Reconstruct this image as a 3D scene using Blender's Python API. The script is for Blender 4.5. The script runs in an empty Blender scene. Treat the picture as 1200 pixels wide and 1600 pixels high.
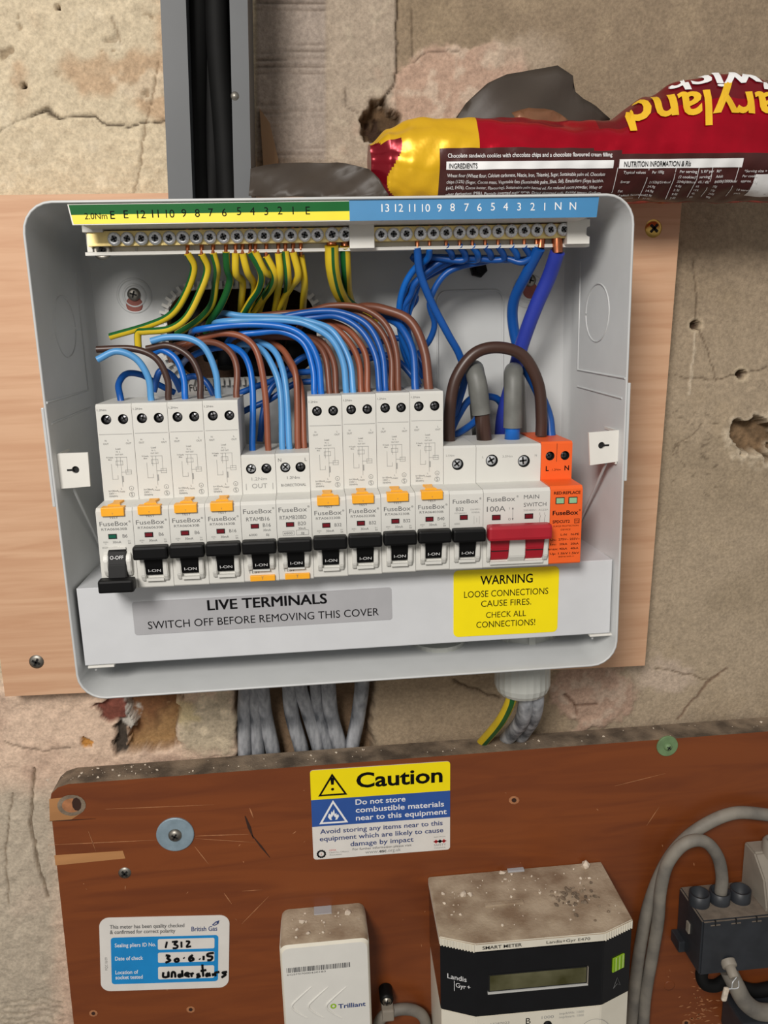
import bpy, bmesh, math, random
import numpy as np
from mathutils import Matrix, Vector

random.seed(7)
SC = bpy.context.scene
COL = SC.collection

# ------------------------------------------------------------------ camera
CAM = np.array([-0.01939213711110586, -0.4143045335025428, 0.06354375286138426])
RC = np.array([[0.99495226, 0.04738122, -0.08845916],
               [-0.09671806, 0.21778669, -0.97119235],
               [-0.02675105, 0.97484562, 0.22126997]])
FPX = 1250.0
cam_d = bpy.data.cameras.new('camera')
cam = bpy.data.objects.new('camera', cam_d)
COL.objects.link(cam)
cam.matrix_world = Matrix(((*RC[0], CAM[0]), (*RC[1], CAM[1]), (*RC[2], CAM[2]), (0, 0, 0, 1)))
cam_d.sensor_fit = 'VERTICAL'
cam_d.sensor_height = 36.0
cam_d.sensor_width = 27.0
cam_d.lens = FPX / 1600.0 * 36.0
cam_d.clip_start = 0.01
cam_d.clip_end = 30
SC.camera = cam

# ------------------------------------------------------------------ world, lamps, exposure
SC.view_settings.view_transform = 'Standard'
SC.view_settings.look = 'None'
SC.view_settings.gamma = 1
SC.view_settings.use_curve_mapping = False
SC.view_settings.exposure = 0.0
W = bpy.data.worlds.new('room_glow')
SC.world = W
W.use_nodes = True
nt = W.node_tree
nt.nodes.clear()
wo = nt.nodes.new('ShaderNodeOutputWorld')
bg = nt.nodes.new('ShaderNodeBackground')
tc = nt.nodes.new('ShaderNodeTexCoord')
sx = nt.nodes.new('ShaderNodeSeparateXYZ')
rp = nt.nodes.new('ShaderNodeValToRGB')
ad = nt.nodes.new('ShaderNodeMath'); ad.operation = 'MULTIPLY_ADD'
ad.inputs[1].default_value = 0.5; ad.inputs[2].default_value = 0.5
nt.links.new(tc.outputs['Generated'], sx.inputs[0])
nt.links.new(sx.outputs['Z'], ad.inputs[0])
nt.links.new(ad.outputs[0], rp.inputs[0])
rp.color_ramp.elements[0].position = 0.12; rp.color_ramp.elements[0].color = (0.22, 0.20, 0.18, 1)
rp.color_ramp.elements[1].position = 0.62; rp.color_ramp.elements[1].color = (0.74, 0.715, 0.68, 1)
nt.links.new(rp.outputs[0], bg.inputs[0])
bg.inputs[1].default_value = 0.50
nt.links.new(bg.outputs[0], wo.inputs[0])

def area(name, loc, target, size, power, col):
    l = bpy.data.lights.new(name, 'AREA'); l.shape = 'DISK'; l.size = size; l.energy = power; l.color = col
    o = bpy.data.objects.new(name, l); COL.objects.link(o); o.location = loc
    o.rotation_euler = (Vector(target) - Vector(loc)).to_track_quat('-Z', 'Y').to_euler()
    return o
area('ceiling_lamp', (-0.36, -1.00, 0.58), (0, 0.05, 0), 0.34, 13.2, (1.0, 0.955, 0.90))

# ------------------------------------------------------------------ helpers
def P(px, py, Y):
    """point of the place that stands at depth Y and is seen at this spot of the 1200x1600 photograph"""
    d = RC @ np.array([(px - 600) / FPX, (800 - py) / FPX, -1.0])
    t = (Y - CAM[1]) / d[1]
    return CAM + t * d

def lin(c):
    out = []
    for v in c[:3]:
        v = v / 255.0
        out.append(v / 12.92 if v <= 0.04045 else ((v + 0.055) / 1.055) ** 2.4)
    return tuple(out) + (1.0,)

def mat(name, col, rough=0.5, metal=0.0, var=0.08, vscale=60, bump=0.0, bscale=300, stretch=(1, 1, 1), spec=0.5, coat=0.0, dark=None, alpha=1.0, trans=0.0):
    m = bpy.data.materials.new(name); m.use_nodes = True
    t = m.node_tree; b = t.nodes['Principled BSDF']
    b.inputs['Roughness'].default_value = rough; b.inputs['Metallic'].default_value = metal
    b.inputs['Specular IOR Level'].default_value = spec
    b.inputs['Coat Weight'].default_value = coat
    if trans: b.inputs['Transmission Weight'].default_value = trans
    if alpha < 1: b.inputs['Alpha'].default_value = alpha
    c = t.nodes.new('ShaderNodeTexCoord'); mp = t.nodes.new('ShaderNodeMapping')
    mp.inputs['Scale'].default_value = stretch
    t.links.new(c.outputs['Object'], mp.inputs[0])
    n = t.nodes.new('ShaderNodeTexNoise'); n.inputs['Scale'].default_value = vscale; n.inputs['Detail'].default_value = 4
    t.links.new(mp.outputs[0], n.inputs['Vector'])
    r = t.nodes.new('ShaderNodeValToRGB')
    base = lin(col)
    lo = lin(dark) if dark else tuple(v * (1 - var) for v in base[:3]) + (1,)
    hi = tuple(min(1, v * (1 + var)) for v in base[:3]) + (1,)
    r.color_ramp.elements[0].position = 0.35; r.color_ramp.elements[0].color = lo
    r.color_ramp.elements[1].position = 0.65; r.color_ramp.elements[1].color = hi
    t.links.new(n.outputs[0], r.inputs[0]); t.links.new(r.outputs[0], b.inputs['Base Color'])
    if bump:
        n2 = t.nodes.new('ShaderNodeTexNoise'); n2.inputs['Scale'].default_value = bscale; n2.inputs['Detail'].default_value = 3
        t.links.new(mp.outputs[0], n2.inputs['Vector'])
        bp = t.nodes.new('ShaderNodeBump'); bp.inputs['Strength'].default_value = bump; bp.inputs['Distance'].default_value = 0.001
        t.links.new(n2.outputs[0], bp.inputs['Height']); t.links.new(bp.outputs[0], b.inputs['Normal'])
    return m

M = {}
M['white'] = mat('white_plastic', (226, 224, 217), 0.42, var=0.02)
M['device'] = mat('device_white', (213, 212, 206), 0.45, var=0.02)
M['grey_box'] = mat('light_grey_paint', (198, 200, 200), 0.36, var=0.02, bump=0.02, bscale=900)
M['cover'] = mat('cover_white_paint', (208, 210, 213), 0.4, var=0.02, bump=0.03, bscale=1500)
M['ink'] = mat('black_ink', (12, 12, 14), 0.7, var=0.1, spec=.1)
M['grey_ink'] = mat('grey_ink', (98, 98, 98), 0.6, var=0.1)
M['faint_ink'] = mat('faint_ink', (150, 150, 147), 0.6, var=0.1)
M['white_ink'] = mat('white_ink', (238, 238, 238), 0.6, var=0.02)
M['black'] = mat('black_plastic', (9, 9, 10), 0.5, var=0.1, spec=.22)
M['hole'] = mat('terminal_hole_dark', (14, 14, 14), 0.7, var=0.1)
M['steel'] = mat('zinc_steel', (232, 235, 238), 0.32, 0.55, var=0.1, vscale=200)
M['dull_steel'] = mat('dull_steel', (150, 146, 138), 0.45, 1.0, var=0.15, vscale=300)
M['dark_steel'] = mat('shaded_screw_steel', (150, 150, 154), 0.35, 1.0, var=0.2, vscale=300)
M['brass'] = mat('brass', (226, 204, 140), 0.34, 1.0, var=0.12, vscale=150)
M['gold_screw'] = mat('yellow_passivated_steel', (214, 176, 96), 0.32, 1.0, var=0.15, vscale=300)
M['copper'] = mat('bare_copper', (198, 124, 88), 0.35, 1.0, var=0.25, vscale=600, stretch=(1, 1, .2))
M['amber'] = mat('amber_plastic', (246, 172, 34), 0.45, var=0.05)
M['red_toggle'] = mat('red_plastic', (168, 26, 42), 0.42, var=0.06)
M['red_window'] = mat('red_window', (112, 10, 26), 0.3, var=0.1)
M['green_window'] = mat('green_window', (10, 92, 70), 0.3, var=0.1)
M['pale_green'] = mat('pale_green_window', (142, 188, 146), 0.35, var=0.08)
M['orange'] = mat('orange_plastic', (240, 98, 34), 0.45, var=0.04)
M['sticker_grey'] = mat('silver_grey_vinyl', (172, 172, 175), 0.4, var=0.03)
M['yellow'] = mat('yellow_vinyl', (250, 228, 0), 0.42, var=0.02)
M['strip_green'] = mat('strip_green', (6, 94, 38), 0.55, var=0.06, spec=.2)
M['strip_yellow'] = mat('strip_yellow', (246, 226, 40), 0.45, var=0.03)
M['strip_blue'] = mat('strip_blue', (66, 134, 184), 0.45, var=0.04)
M['sign_blue'] = mat('sign_blue', (44, 84, 158), 0.45, var=0.04)
M['sign_cyan'] = mat('sign_cyan_blue', (26, 138, 206), 0.4, var=0.05)
M['sign_white'] = mat('sign_white', (226, 222, 216), 0.4, var=0.03)
M['navy_ink'] = mat('navy_ink', (44, 64, 118), 0.6, var=0.1)
M['red_ink'] = mat('red_ink', (196, 40, 48), 0.6, var=0.1)
M['w_light'] = mat('light_blue_insulation', (84, 150, 206), 0.38, var=0.06)
M['w_blue'] = mat('blue_insulation', (14, 100, 190), 0.36, var=0.06)
M['w_dark'] = mat('deep_blue_insulation', (16, 80, 158), 0.38, var=0.08)
M['w_navy'] = mat('navy_blue_insulation', (42, 58, 158), 0.42, var=0.06)
M['w_brown'] = mat('brown_insulation', (110, 64, 46), 0.42, var=0.08)
M['w_tan'] = mat('red_brown_insulation', (136, 76, 52), 0.42, var=0.08)
M['w_dkbrown'] = mat('dark_brown_insulation', (66, 44, 36), 0.38, var=0.08)
M['w_yellow'] = mat('yellow_insulation', (214, 184, 36), 0.42, var=0.06)
M['w_green'] = mat('green_insulation', (22, 92, 40), 0.42, var=0.08)
M['w_grey'] = mat('grey_sheath', (110, 111, 107), 0.5, var=0.15, vscale=80)
M['dusty_cable'] = mat('dusty_dark_grey_sheath', (158, 160, 164), 0.65, var=0.3, vscale=130, dark=(80, 84, 90), stretch=(1, 1, .35), bump=.15)
M['service_cable'] = mat('dusty_service_cable', (130, 124, 114), 0.65, var=0.2, vscale=45, dark=(106, 102, 96))
M['black_cable'] = mat('black_sheath', (14, 14, 14), 0.7, var=0.2, spec=.2)
M['trunk_grey'] = mat('grey_trunking_paint', (70, 73, 76), 0.5, var=0.06, vscale=30)
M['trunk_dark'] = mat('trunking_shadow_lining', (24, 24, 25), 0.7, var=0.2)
M['red_plug'] = mat('red_brown_wall_plug', (150, 82, 70), 0.6, var=0.12)
M['dust'] = mat('grey_dust', (132, 116, 98), 0.9, var=0.25, vscale=60, bump=0.5, bscale=700, dark=(84, 72, 60))
M['crumb'] = mat('plaster_crumb', (214, 200, 182), 0.9, var=0.15, vscale=300, bump=.3)
M['cream_case'] = mat('cream_case_plastic', (224, 218, 202), 0.45, var=0.03)
M['beige_top'] = mat('dust_coated_plastic', (178, 162, 140), 0.8, var=0.1, vscale=45, dark=(136, 114, 92), bump=.35, bscale=500)
M['gloss_black'] = mat('gloss_black_panel', (17, 18, 21), 0.12, var=0.1)
M['lcd'] = mat('lcd_glass', (104, 102, 78), 0.15, var=0.35, vscale=25, dark=(62, 60, 30))
M['lcd_clear'] = mat('lcd_clear_edge', (196, 196, 192), 0.2, var=0.05)
M['lime'] = mat('lime_label', (150, 192, 38), 0.5, var=0.06)
M['fuse_black'] = mat('service_fuse_black', (44, 47, 52), 0.45, var=0.15, vscale=90)
M['fuse_dust'] = mat('fuse_top_dust', (116, 104, 92), 0.85, var=0.15, vscale=150, bump=.3)
M['case_grey'] = mat('warm_grey_case', (146, 138, 126), 0.55, var=0.08)
M['washer'] = mat('blue_grey_washer', (140, 160, 172), 0.5, 0.2, var=0.1, vscale=150)
M['green_washer'] = mat('green_washer', (112, 140, 98), 0.6, 0.1, var=0.15, vscale=120)
M['bare_wood'] = mat('bare_split_wood', (178, 126, 78), 0.8, var=0.15, vscale=50, stretch=(.15, 1, 1))
M['scratch'] = mat('scratch_wood', (168, 112, 74), 0.8, var=0.2, vscale=200)
M['dark_mark'] = mat('dark_scuff', (52, 26, 14), 0.8, var=0.2)
M['gland'] = mat('pale_grey_nylon', (186, 188, 182), 0.45, var=0.04)
M['foil_red'] = mat('red_foil', (196, 16, 42), 0.2, 0.7, var=0.15, vscale=40, bump=.5, bscale=90)
M['foil_yellow'] = mat('yellow_foil', (228, 180, 26), 0.33, 0.3, var=0.06, vscale=40, bump=.5, bscale=80)
M['foil_brown'] = mat('brown_foil', (72, 34, 32), 0.3, 0.15, var=0.1, vscale=40, bump=.45, bscale=90)
M['foil_dkred'] = mat('deep_red_foil', (132, 16, 32), 0.28, 0.5, var=0.15, vscale=40, bump=.4, bscale=90)
M['foil_grey'] = mat('dark_grey_foil_lining', (64, 56, 49), 0.48, 0.0, spec=.35, var=0.12, vscale=25, bump=.3, bscale=60)
M['foil_bronze'] = mat('bronze_foil_print', (128, 88, 62), 0.35, 0.3, var=0.15, vscale=50)
M['gold_ink'] = mat('gold_yellow_ink', (232, 184, 34), 0.4, var=0.06)
M['timber'] = mat('raw_timber', (150, 118, 88), 0.8, var=0.2, vscale=60, stretch=(1, 1, .1))

def tag(o, label, cat, group=None, kind=None):
    o['label'] = label; o['category'] = cat
    if group: o['group'] = group
    if kind: o['kind'] = kind
    return o

def empty(name, loc, rot=(0, 0, 0)):
    o = bpy.data.objects.new(name, None); COL.objects.link(o)
    o.location = [float(v) for v in loc]; o.rotation_euler = rot
    o.empty_display_size = 0.01
    return o

def origin(o):
    v = Vector((0, 0, 0))
    while o is not None:
        v += o.location; o = o.parent
    return v

_GL = {}
def glyphs(s, bold=0.0, space=1.0):
    k = (s, bold, space)
    if k in _GL: return _GL[k]
    cu = bpy.data.curves.new('lettering', 'FONT')
    cu.body = s; cu.size = 1.0; cu.resolution_u = 3; cu.offset = bold; cu.space_character = space; cu.dimensions = '2D'
    ob = bpy.data.objects.new('lettering', cu); COL.objects.link(ob)
    dg = bpy.context.evaluated_depsgraph_get(); dg.update()
    ev = ob.evaluated_get(dg); me = ev.to_mesh()
    vs = [(v.co.x, v.co.y) for v in me.vertices]; fs = [tuple(p.vertices) for p in me.polygons]
    fs = [f if me.polygons[i].normal.z >= 0 else tuple(reversed(f)) for i, f in enumerate(fs)]
    ev.to_mesh_clear()
    bpy.data.objects.remove(ob); bpy.data.curves.remove(cu)
    _GL[k] = (vs, fs)
    return _GL[k]
_h = [v[1] for v in glyphs('H')[0]]
CAPH = max(_h) - min(_h)

class MB:
    def __init__(s): s.v = []; s.f = []; s.m = []; s.s = []; s.slots = []
    def slot(s, m):
        if m not in s.slots: s.slots.append(m)
        return s.slots.index(m)
    def add(s, vs, fs, m, smooth=False, X=None):
        b = len(s.v)
        for q in vs:
            q = Vector(q)
            if X is not None: q = X @ q
            s.v.append(q)
        k = s.slot(m)
        for f in fs:
            s.f.append(tuple(i + b for i in f)); s.m.append(k); s.s.append(smooth)
    def box(s, x0, x1, y0, y1, z0, z1, m, X=None, ch=0.0):
        if ch <= 0:
            vs = [(x0, y0, z0), (x1, y0, z0), (x1, y1, z0), (x0, y1, z0), (x0, y0, z1), (x1, y0, z1), (x1, y1, z1), (x0, y1, z1)]
            fs = [(0, 3, 2, 1), (4, 5, 6, 7), (0, 1, 5, 4), (1, 2, 6, 5), (2, 3, 7, 6), (3, 0, 4, 7)]
            s.add(vs, fs, m, X=X); return
        bm = bmesh.new(); bmesh.ops.create_cube(bm, size=1)
        for v in bm.verts:
            v.co = Vector((x0 + (v.co.x + .5) * (x1 - x0), y0 + (v.co.y + .5) * (y1 - y0), z0 + (v.co.z + .5) * (z1 - z0)))
        bmesh.ops.bevel(bm, geom=bm.edges[:], offset=ch, segments=2, profile=0.6, affect='EDGES', clamp_overlap=True)
        s.bm(bm, m, X)
    def bm(s, bm, m, X=None, smooth=False):
        bm.verts.ensure_lookup_table(); bm.verts.index_update()
        s.add([v.co.copy() for v in bm.verts], [tuple(v.index for v in f.verts) for f in bm.faces], m, smooth, X); bm.free()
    def prism(s, pts, y0, y1, m, X=None, ch=0.0):
        """outline in x,z (counter-clockwise seen from the front) from y0 (front) to y1 (back)"""
        bm = bmesh.new()
        a = [bm.verts.new((p[0], y0, p[1])) for p in pts]; b = [bm.verts.new((p[0], y1, p[1])) for p in pts]
        n = len(pts)
        f0 = bm.faces.new(a); bm.faces.new(list(reversed(b)))
        for i in range(n): bm.faces.new((a[i], b[i], b[(i + 1) % n], a[(i + 1) % n]))
        bmesh.ops.recalc_face_normals(bm, faces=bm.faces[:])
        if ch: bmesh.ops.bevel(bm, geom=list(f0.edges), offset=ch, segments=2, affect='EDGES', clamp_overlap=True)
        s.bm(bm, m, X)
    def prismx(s, pts, x0, x1, m, X=None, ch=0.0, skip=()):
        """outline in y,z drawn out along x; skip leaves side faces open"""
        bm = bmesh.new()
        a = [bm.verts.new((x0, p[0], p[1])) for p in pts]; b = [bm.verts.new((x1, p[0], p[1])) for p in pts]
        n = len(pts)
        bm.faces.new(a); bm.faces.new(list(reversed(b)))
        for i in range(n):
            if i in skip: continue
            bm.faces.new((a[i], b[i], b[(i + 1) % n], a[(i + 1) % n]))
        bmesh.ops.recalc_face_normals(bm, faces=bm.faces[:])
        if ch: bmesh.ops.bevel(bm, geom=bm.edges[:], offset=ch, segments=2, affect='EDGES', clamp_overlap=True)
        s.bm(bm, m, X)
    def prismz(s, pts, z0, z1, m, X=None, ch=0.0, mtop=None):
        bm = bmesh.new()
        a = [bm.verts.new((p[0], p[1], z0)) for p in pts]; b = [bm.verts.new((p[0], p[1], z1)) for p in pts]
        n = len(pts)
        bm.faces.new(list(reversed(a))); bm.faces.new(b)
        for i in range(n): bm.faces.new((a[i], a[(i + 1) % n], b[(i + 1) % n], b[i]))
        bmesh.ops.recalc_face_normals(bm, faces=bm.faces[:])
        if ch: bmesh.ops.bevel(bm, geom=bm.edges[:], offset=ch, segments=2, affect='EDGES', clamp_overlap=True)
        if mtop:
            top = [f for f in bm.faces if f.normal.z > 0.9]
            bm.verts.index_update()
            vs = [v.co.copy() for v in bm.verts]
            s.add(vs, [tuple(v.index for v in f.verts) for f in bm.faces if f not in top], m, X=X)
            s.add(vs, [tuple(v.index for v in f.verts) for f in top], mtop, X=X); bm.free()
        else: s.bm(bm, m, X)
    def plate(s, outer, holes, y, m, X=None):
        bm = bmesh.new()
        for loop in [outer] + holes:
            vs = [bm.verts.new((p[0], y, p[1])) for p in loop]
            for i in range(len(vs)): bm.edges.new((vs[i], vs[(i + 1) % len(vs)]))
        bmesh.ops.triangle_fill(bm, use_beauty=True, use_dissolve=False, edges=bm.edges[:], normal=(0, -1, 0))
        for f in bm.faces:
            f.normal_update()
            if f.normal.y > 0: f.normal_flip()
        s.bm(bm, m, X)
    def ring(s, loops, m, smooth=False, closed=True, X=None):
        """skin successive point loops of the same length"""
        n = len(loops[0]); vs = [p for l in loops for p in l]; fs = []
        for i in range(len(loops) - 1):
            for j in range(n if closed else n - 1):
                k = (j + 1) % n
                fs.append((i * n + j, i * n + k, (i + 1) * n + k, (i + 1) * n + j))
        s.add(vs, fs, m, smooth, X)
    def lathe(s, o, axis, prof, m, n=20, smooth=True, X=None, cap=True):
        """profile [(radius, height along axis)] turned about axis through o"""
        ax = Vector(axis).normalized(); u = ax.orthogonal().normalized(); w = ax.cross(u); o = Vector(o)
        loops = []
        for r, h in prof:
            loops.append([o + ax * h + (u * math.cos(2 * math.pi * i / n) + w * math.sin(2 * math.pi * i / n)) * r for i in range(n)])
        s.ring(loops, m, smooth, X=X)
        for k, rev in ((0, True), (-1, False)):
            if cap and prof[k][0] > 1e-7:
                s.add(loops[k], [tuple(reversed(range(n))) if rev else tuple(range(n))], m, X=X)
    def tube(s, pts, r, m, n=12, cap=True, m2=None, segs=(), X=None, hint=None):
        pts = [Vector(p) for p in pts]; L = len(pts)
        rr = r if isinstance(r, (list, tuple)) else [r] * L
        tan = []
        for i in range(L):
            t = pts[min(i + 1, L - 1)] - pts[max(i - 1, 0)]
            tan.append(t.normalized() if t.length > 1e-9 else Vector((0, 0, 1)))
        h = Vector(hint) if hint else Vector((0.3, -1, 0.25))
        u = (h - tan[0] * h.dot(tan[0])).normalized()
        loops = []
        for i in range(L):
            u = (u - tan[i] * u.dot(tan[i])).normalized(); w = tan[i].cross(u)
            loops.append([pts[i] + (u * math.cos(2 * math.pi * j / n) + w * math.sin(2 * math.pi * j / n)) * rr[i] for j in range(n)])
        vs = [p for l in loops for p in l]; fa = []; fb = []
        for i in range(L - 1):
            for j in range(n):
                k = (j + 1) % n; q = (i * n + j, i * n + k, (i + 1) * n + k, (i + 1) * n + j)
                (fb if j in segs else fa).append(q)
        s.add(vs, fa, m, True, X)
        if fb: s.add(vs, fb, m2, True, X)
        if cap:
            s.add(loops[0], [tuple(reversed(range(n)))], m, X=X); s.add(loops[-1], [tuple(range(n))], m, X=X)
    def text(s, t, x, z, h, m, y=0.0, w=None, align='C', bold=0.0, rot=0.0, X=None, space=1.0):
        """lettering in the x,z plane facing -y; x,z = baseline anchor, h cap height, w forced width"""
        vs, fs = glyphs(t, bold, space)
        if not vs: return
        xs = [v[0] for v in vs]; x0, x1 = min(xs), max(xs)
        k = h / CAPH; kx = k if w is None else w / max(1e-9, x1 - x0)
        off = {'L': x0, 'C': (x0 + x1) / 2, 'R': x1}[align]
        c, sn = math.cos(rot), math.sin(rot)
        out = []
        for a, b in vs:
            a = (a - off) * kx; b = b * k
            out.append((x + a * c - b * sn, y, z + a * sn + b * c))
        s.add(out, fs, m, X=X)
    def build(s, name, parent=None, at=None, rot=(0, 0, 0), local=False, merge=False, origin_at=None):
        me = bpy.data.meshes.new(name); o = bpy.data.objects.new(name, me); COL.objects.link(o)
        if at is not None or local: off = Vector((0, 0, 0))
        elif parent is not None: off = origin(parent)
        else:
            xs = [v.x for v in s.v]; ys = [v.y for v in s.v]; zs = [v.z for v in s.v]
            off = Vector(((min(xs) + max(xs)) / 2, (min(ys) + max(ys)) / 2, min(zs))) if origin_at is None else Vector(origin_at)
        me.from_pydata([tuple(v - off) for v in s.v], [], s.f)
        for k in s.slots: me.materials.append(M[k])
        me.polygons.foreach_set('material_index', s.m); me.polygons.foreach_set('use_smooth', s.s)
        if merge:
            bm = bmesh.new(); bm.from_mesh(me); bmesh.ops.remove_doubles(bm, verts=bm.verts[:], dist=1e-6); bm.to_mesh(me); bm.free()
        me.update()
        if parent is not None: o.parent = parent
        elif at is not None: o.location = at; o.rotation_euler = rot
        else: o.location = off
        return o

def circ(cx, cz, r, n=18, a0=0): return [(cx + r * math.cos(a0 + 2 * math.pi * i / n), cz + r * math.sin(a0 + 2 * math.pi * i / n)) for i in range(n)]

def rrect(x0, x1, z0, z1, r, n=5):
    out = []
    for cx, cz, a in ((x1 - r, z0 + r, -90), (x1 - r, z1 - r, 0), (x0 + r, z1 - r, 90), (x0 + r, z0 + r, 180)):
        for i in range(n + 1):
            t = math.radians(a + 90 * i / n); out.append((cx + r * math.cos(t), cz + r * math.sin(t)))
    return out

def spline(pts, sub=7):
    pts = [np.array(p, float) for p in pts]
    if len(pts) < 3: return pts
    q = [2 * pts[0] - pts[1]] + pts + [2 * pts[-1] - pts[-2]]
    out = []
    for i in range(1, len(q) - 2):
        a, b, c, d = q[i - 1:i + 3]
        for k in range(sub):
            t = k / sub
            out.append(0.5 * (2 * b + (c - a) * t + (2 * a - 5 * b + 4 * c - d) * t * t + (3 * b - a - 3 * c + d) * t ** 3))
    out.append(pts[-1]); return out

def frame(tl, tr, br, bl, Y):
    """centre, width, height and tilt of a rectangle whose corners show at these spots of a plane at depth Y"""
    a, b, c, d = [P(*q, Y) for q in (tl, tr, br, bl)]
    w = (np.linalg.norm(b - a) + np.linalg.norm(c - d)) / 2; h = (np.linalg.norm(a - d) + np.linalg.norm(b - c)) / 2
    e = (b - a) + (c - d); return (a + b + c + d) / 4, w, h, -math.atan2(e[2], e[0])

# ================================================================== setting: the plastered wall
YW = 0.107
def vnoise(x, z, f, seed=0):
    """smooth lattice noise, -1..1"""
    rng = np.random.RandomState(seed); G = rng.rand(256, 256) * 2 - 1
    X = x * f + 71.3; Z = z * f + 37.7
    i = np.floor(X).astype(int); j = np.floor(Z).astype(int); u = X - i; v = Z - j
    u = u * u * (3 - 2 * u); v = v * v * (3 - 2 * v)
    g = lambda a, b: G[a % 256, b % 256]
    return (g(i, j) * (1 - u) + g(i + 1, j) * u) * (1 - v) + (g(i, j + 1) * (1 - u) + g(i + 1, j + 1) * u) * v
def fbm(x, z, f, o=4, seed=0):
    s = 0; a = 1; t = 0
    for k in range(o): s = s + a * vnoise(x, z, f * 2 ** k, seed + k); t += a; a *= .55
    return s / t
def sstep(a, b, v):
    t = np.clip((v - a) / (b - a), 0, 1); return t * t * (3 - 2 * t)

def build_wall():
    st = 0.0012
    xs = np.concatenate([np.arange(-0.87, -0.37, .01), np.arange(-0.37, 0.44, st), np.arange(0.4412, 0.94, .01)]); zs = np.concatenate([np.arange(-0.83, -0.53, .01), np.arange(-0.53, 0.37, st), np.arange(0.3712, 0.77, .01)])
    Xg, Zg = np.meshgrid(xs, zs)
    # where each wall point shows in the photograph (used only to lay out patches, cracks and holes on the wall)
    D = np.stack([Xg - CAM[0], np.full_like(Xg, YW) - CAM[1], Zg - CAM[2]], -1) @ RC
    px = 600 + FPX * D[..., 0] / -D[..., 2]; py = 800 - FPX * D[..., 1] / -D[..., 2]
    n1 = fbm(Xg, Zg, 25, 4, 1); n2 = fbm(Xg, Zg, 120, 3, 11); n3 = fbm(Xg, Zg, 300, 2, 21)
    wx = px + 14 * n1 + 6 * n2; wy = py + 14 * fbm(Xg, Zg, 30, 4, 31) + 6 * fbm(Xg, Zg, 130, 2, 41)
    def C(c): return np.array(lin(c)[:3])
    cream = C((212, 196, 168)); tanpatch = C((190, 158, 126)); brush = C((166, 152, 140)); brush2 = C((176, 160, 142))
    brown = C((150, 132, 110)); brown2 = C((182, 164, 140)); pink = C((190, 160, 140)); pale = C((205, 186, 166))
    lowleft = C((226, 198, 174)); greyleft = C((196, 182, 162)); dark = C((66, 48, 36)); rust = C((120, 78, 56)); lowmid = C((170, 150, 124))
    col = np.zeros(Xg.shape + (3,)); dis = np.zeros(Xg.shape)
    def mix(w, c): 
        nonlocal col
        col = col * (1 - w[..., None]) + c * w[..., None]
    mix(np.ones_like(px), brown)
    mix(sstep(300, 760, wy + 0.25 * (wx - 900)) * .9, brown2)  # right plaster darker towards the top, shading painted into its colour
    mix(sstep(.05, .5, fbm(Xg, Zg, 14, 3, 51)) * .3, C((132, 116, 92)))
    mix(sstep(.2, .55, fbm(Xg, Zg, 40, 3, 61)) * .25, C((180, 160, 132)))
    # left thick cream plaster
    L = 1 - sstep(392, 408, px); L = L * (1 - sstep(1085, 1110, py))
    mix(L, cream)
    mix(L * sstep(.12, .42, fbm(Xg, Zg, 26, 4, 71)) * .75, tanpatch)
    mix(L * sstep(.25, .5, fbm(Xg, Zg, 60, 3, 75)) * .5, C((228, 214, 188)))
    dis -= L * (0.0012 + .0008 * n2 + .0009 * n3 + .0004 * np.abs(n1))
    pits = sstep(.52, .7, fbm(Xg, Zg, 170, 2, 81)) * L * sstep(-.25, .2, n1); dis += pits * .0018; mix(pits * .6, C((120, 96, 70)))
    # brushed grey-pink strip, then the cream textured strip with a broken edge at right
    B1 = sstep(398, 404, px) * (1 - sstep(505, 516, px)) * (1 - sstep(235, 275, wy))
    mix(B1, brush); st2 = np.sin(py * .55 + 3.5 * fbm(Xg * .35, Zg, 60, 2, 91)) * sstep(-.5, .6, fbm(Xg * .2, Zg, 80, 2, 93))
    mix(B1 * sstep(.15, .8, st2) * .75, C((112, 98, 86))); dis += B1 * st2 * .0009
    B2 = sstep(505, 516, px) * (1 - sstep(616, 622, px + 3 * n2)) * (1 - sstep(250, 300, wy))
    mix(B2, brush2); mix(B2 * sstep(.1, .5, n2) * .4, C((196, 182, 160))); dis -= B2 * (.0022 + .0008 * n2 + .0005 * n3)
    mix(B2 * sstep(.3, .5, fbm(Xg, Zg, 45, 2, 95)) * .4, pink)
    dis -= B1 * .0016
    # pink rough patch right of the broken edge
    jx = px + 20 * n1 + 16 * n2 + 5 * n3; jy = py + 20 * fbm(Xg, Zg, 42, 3, 131) + 14 * fbm(Xg, Zg, 140, 2, 141) + 5 * fbm(Xg, Zg, 320, 2, 151)
    def blob(cx, cy, rx, ry, soft=.12): return 1 - sstep(1 - soft, 1 + soft, np.sqrt(((jx - cx) / rx) ** 2 + ((jy - cy) / ry) ** 2))
    K = np.maximum(blob(690, 150, 78, 68), blob(770, 110, 60, 45)); mix(K, pink); mix(K * sstep(.05, .4, n2) * .7, pale); dis -= K * (.0014 + .0009 * n2)
    K = blob(820, 85, 60, 30, .5); mix(K * .6, C((184, 166, 146)))
    # raw plaster zone under the board of plywood
    Z1 = sstep(1040, 1075, py) * (1 - sstep(360, 385, wx)); mix(Z1, lowleft); mix(Z1 * sstep(.1, .45, n1) * .6, pink)
    dis -= Z1 * (.001 + .0012 * n2)
    Z2 = sstep(1200, 1260, wy) * (1 - sstep(70, 110, wx)); mix(Z2, greyleft); mix(Z2 * sstep(.1, .4, fbm(Xg, Zg, 35, 3, 97)) * .5, pale); dis -= Z2 * .0012 * n1
    Z3 = sstep(1030, 1050, py) * sstep(575, 600, wx) * (1 - sstep(880, 900, wx)); mix(Z3 * .8, lowmid)
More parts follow.
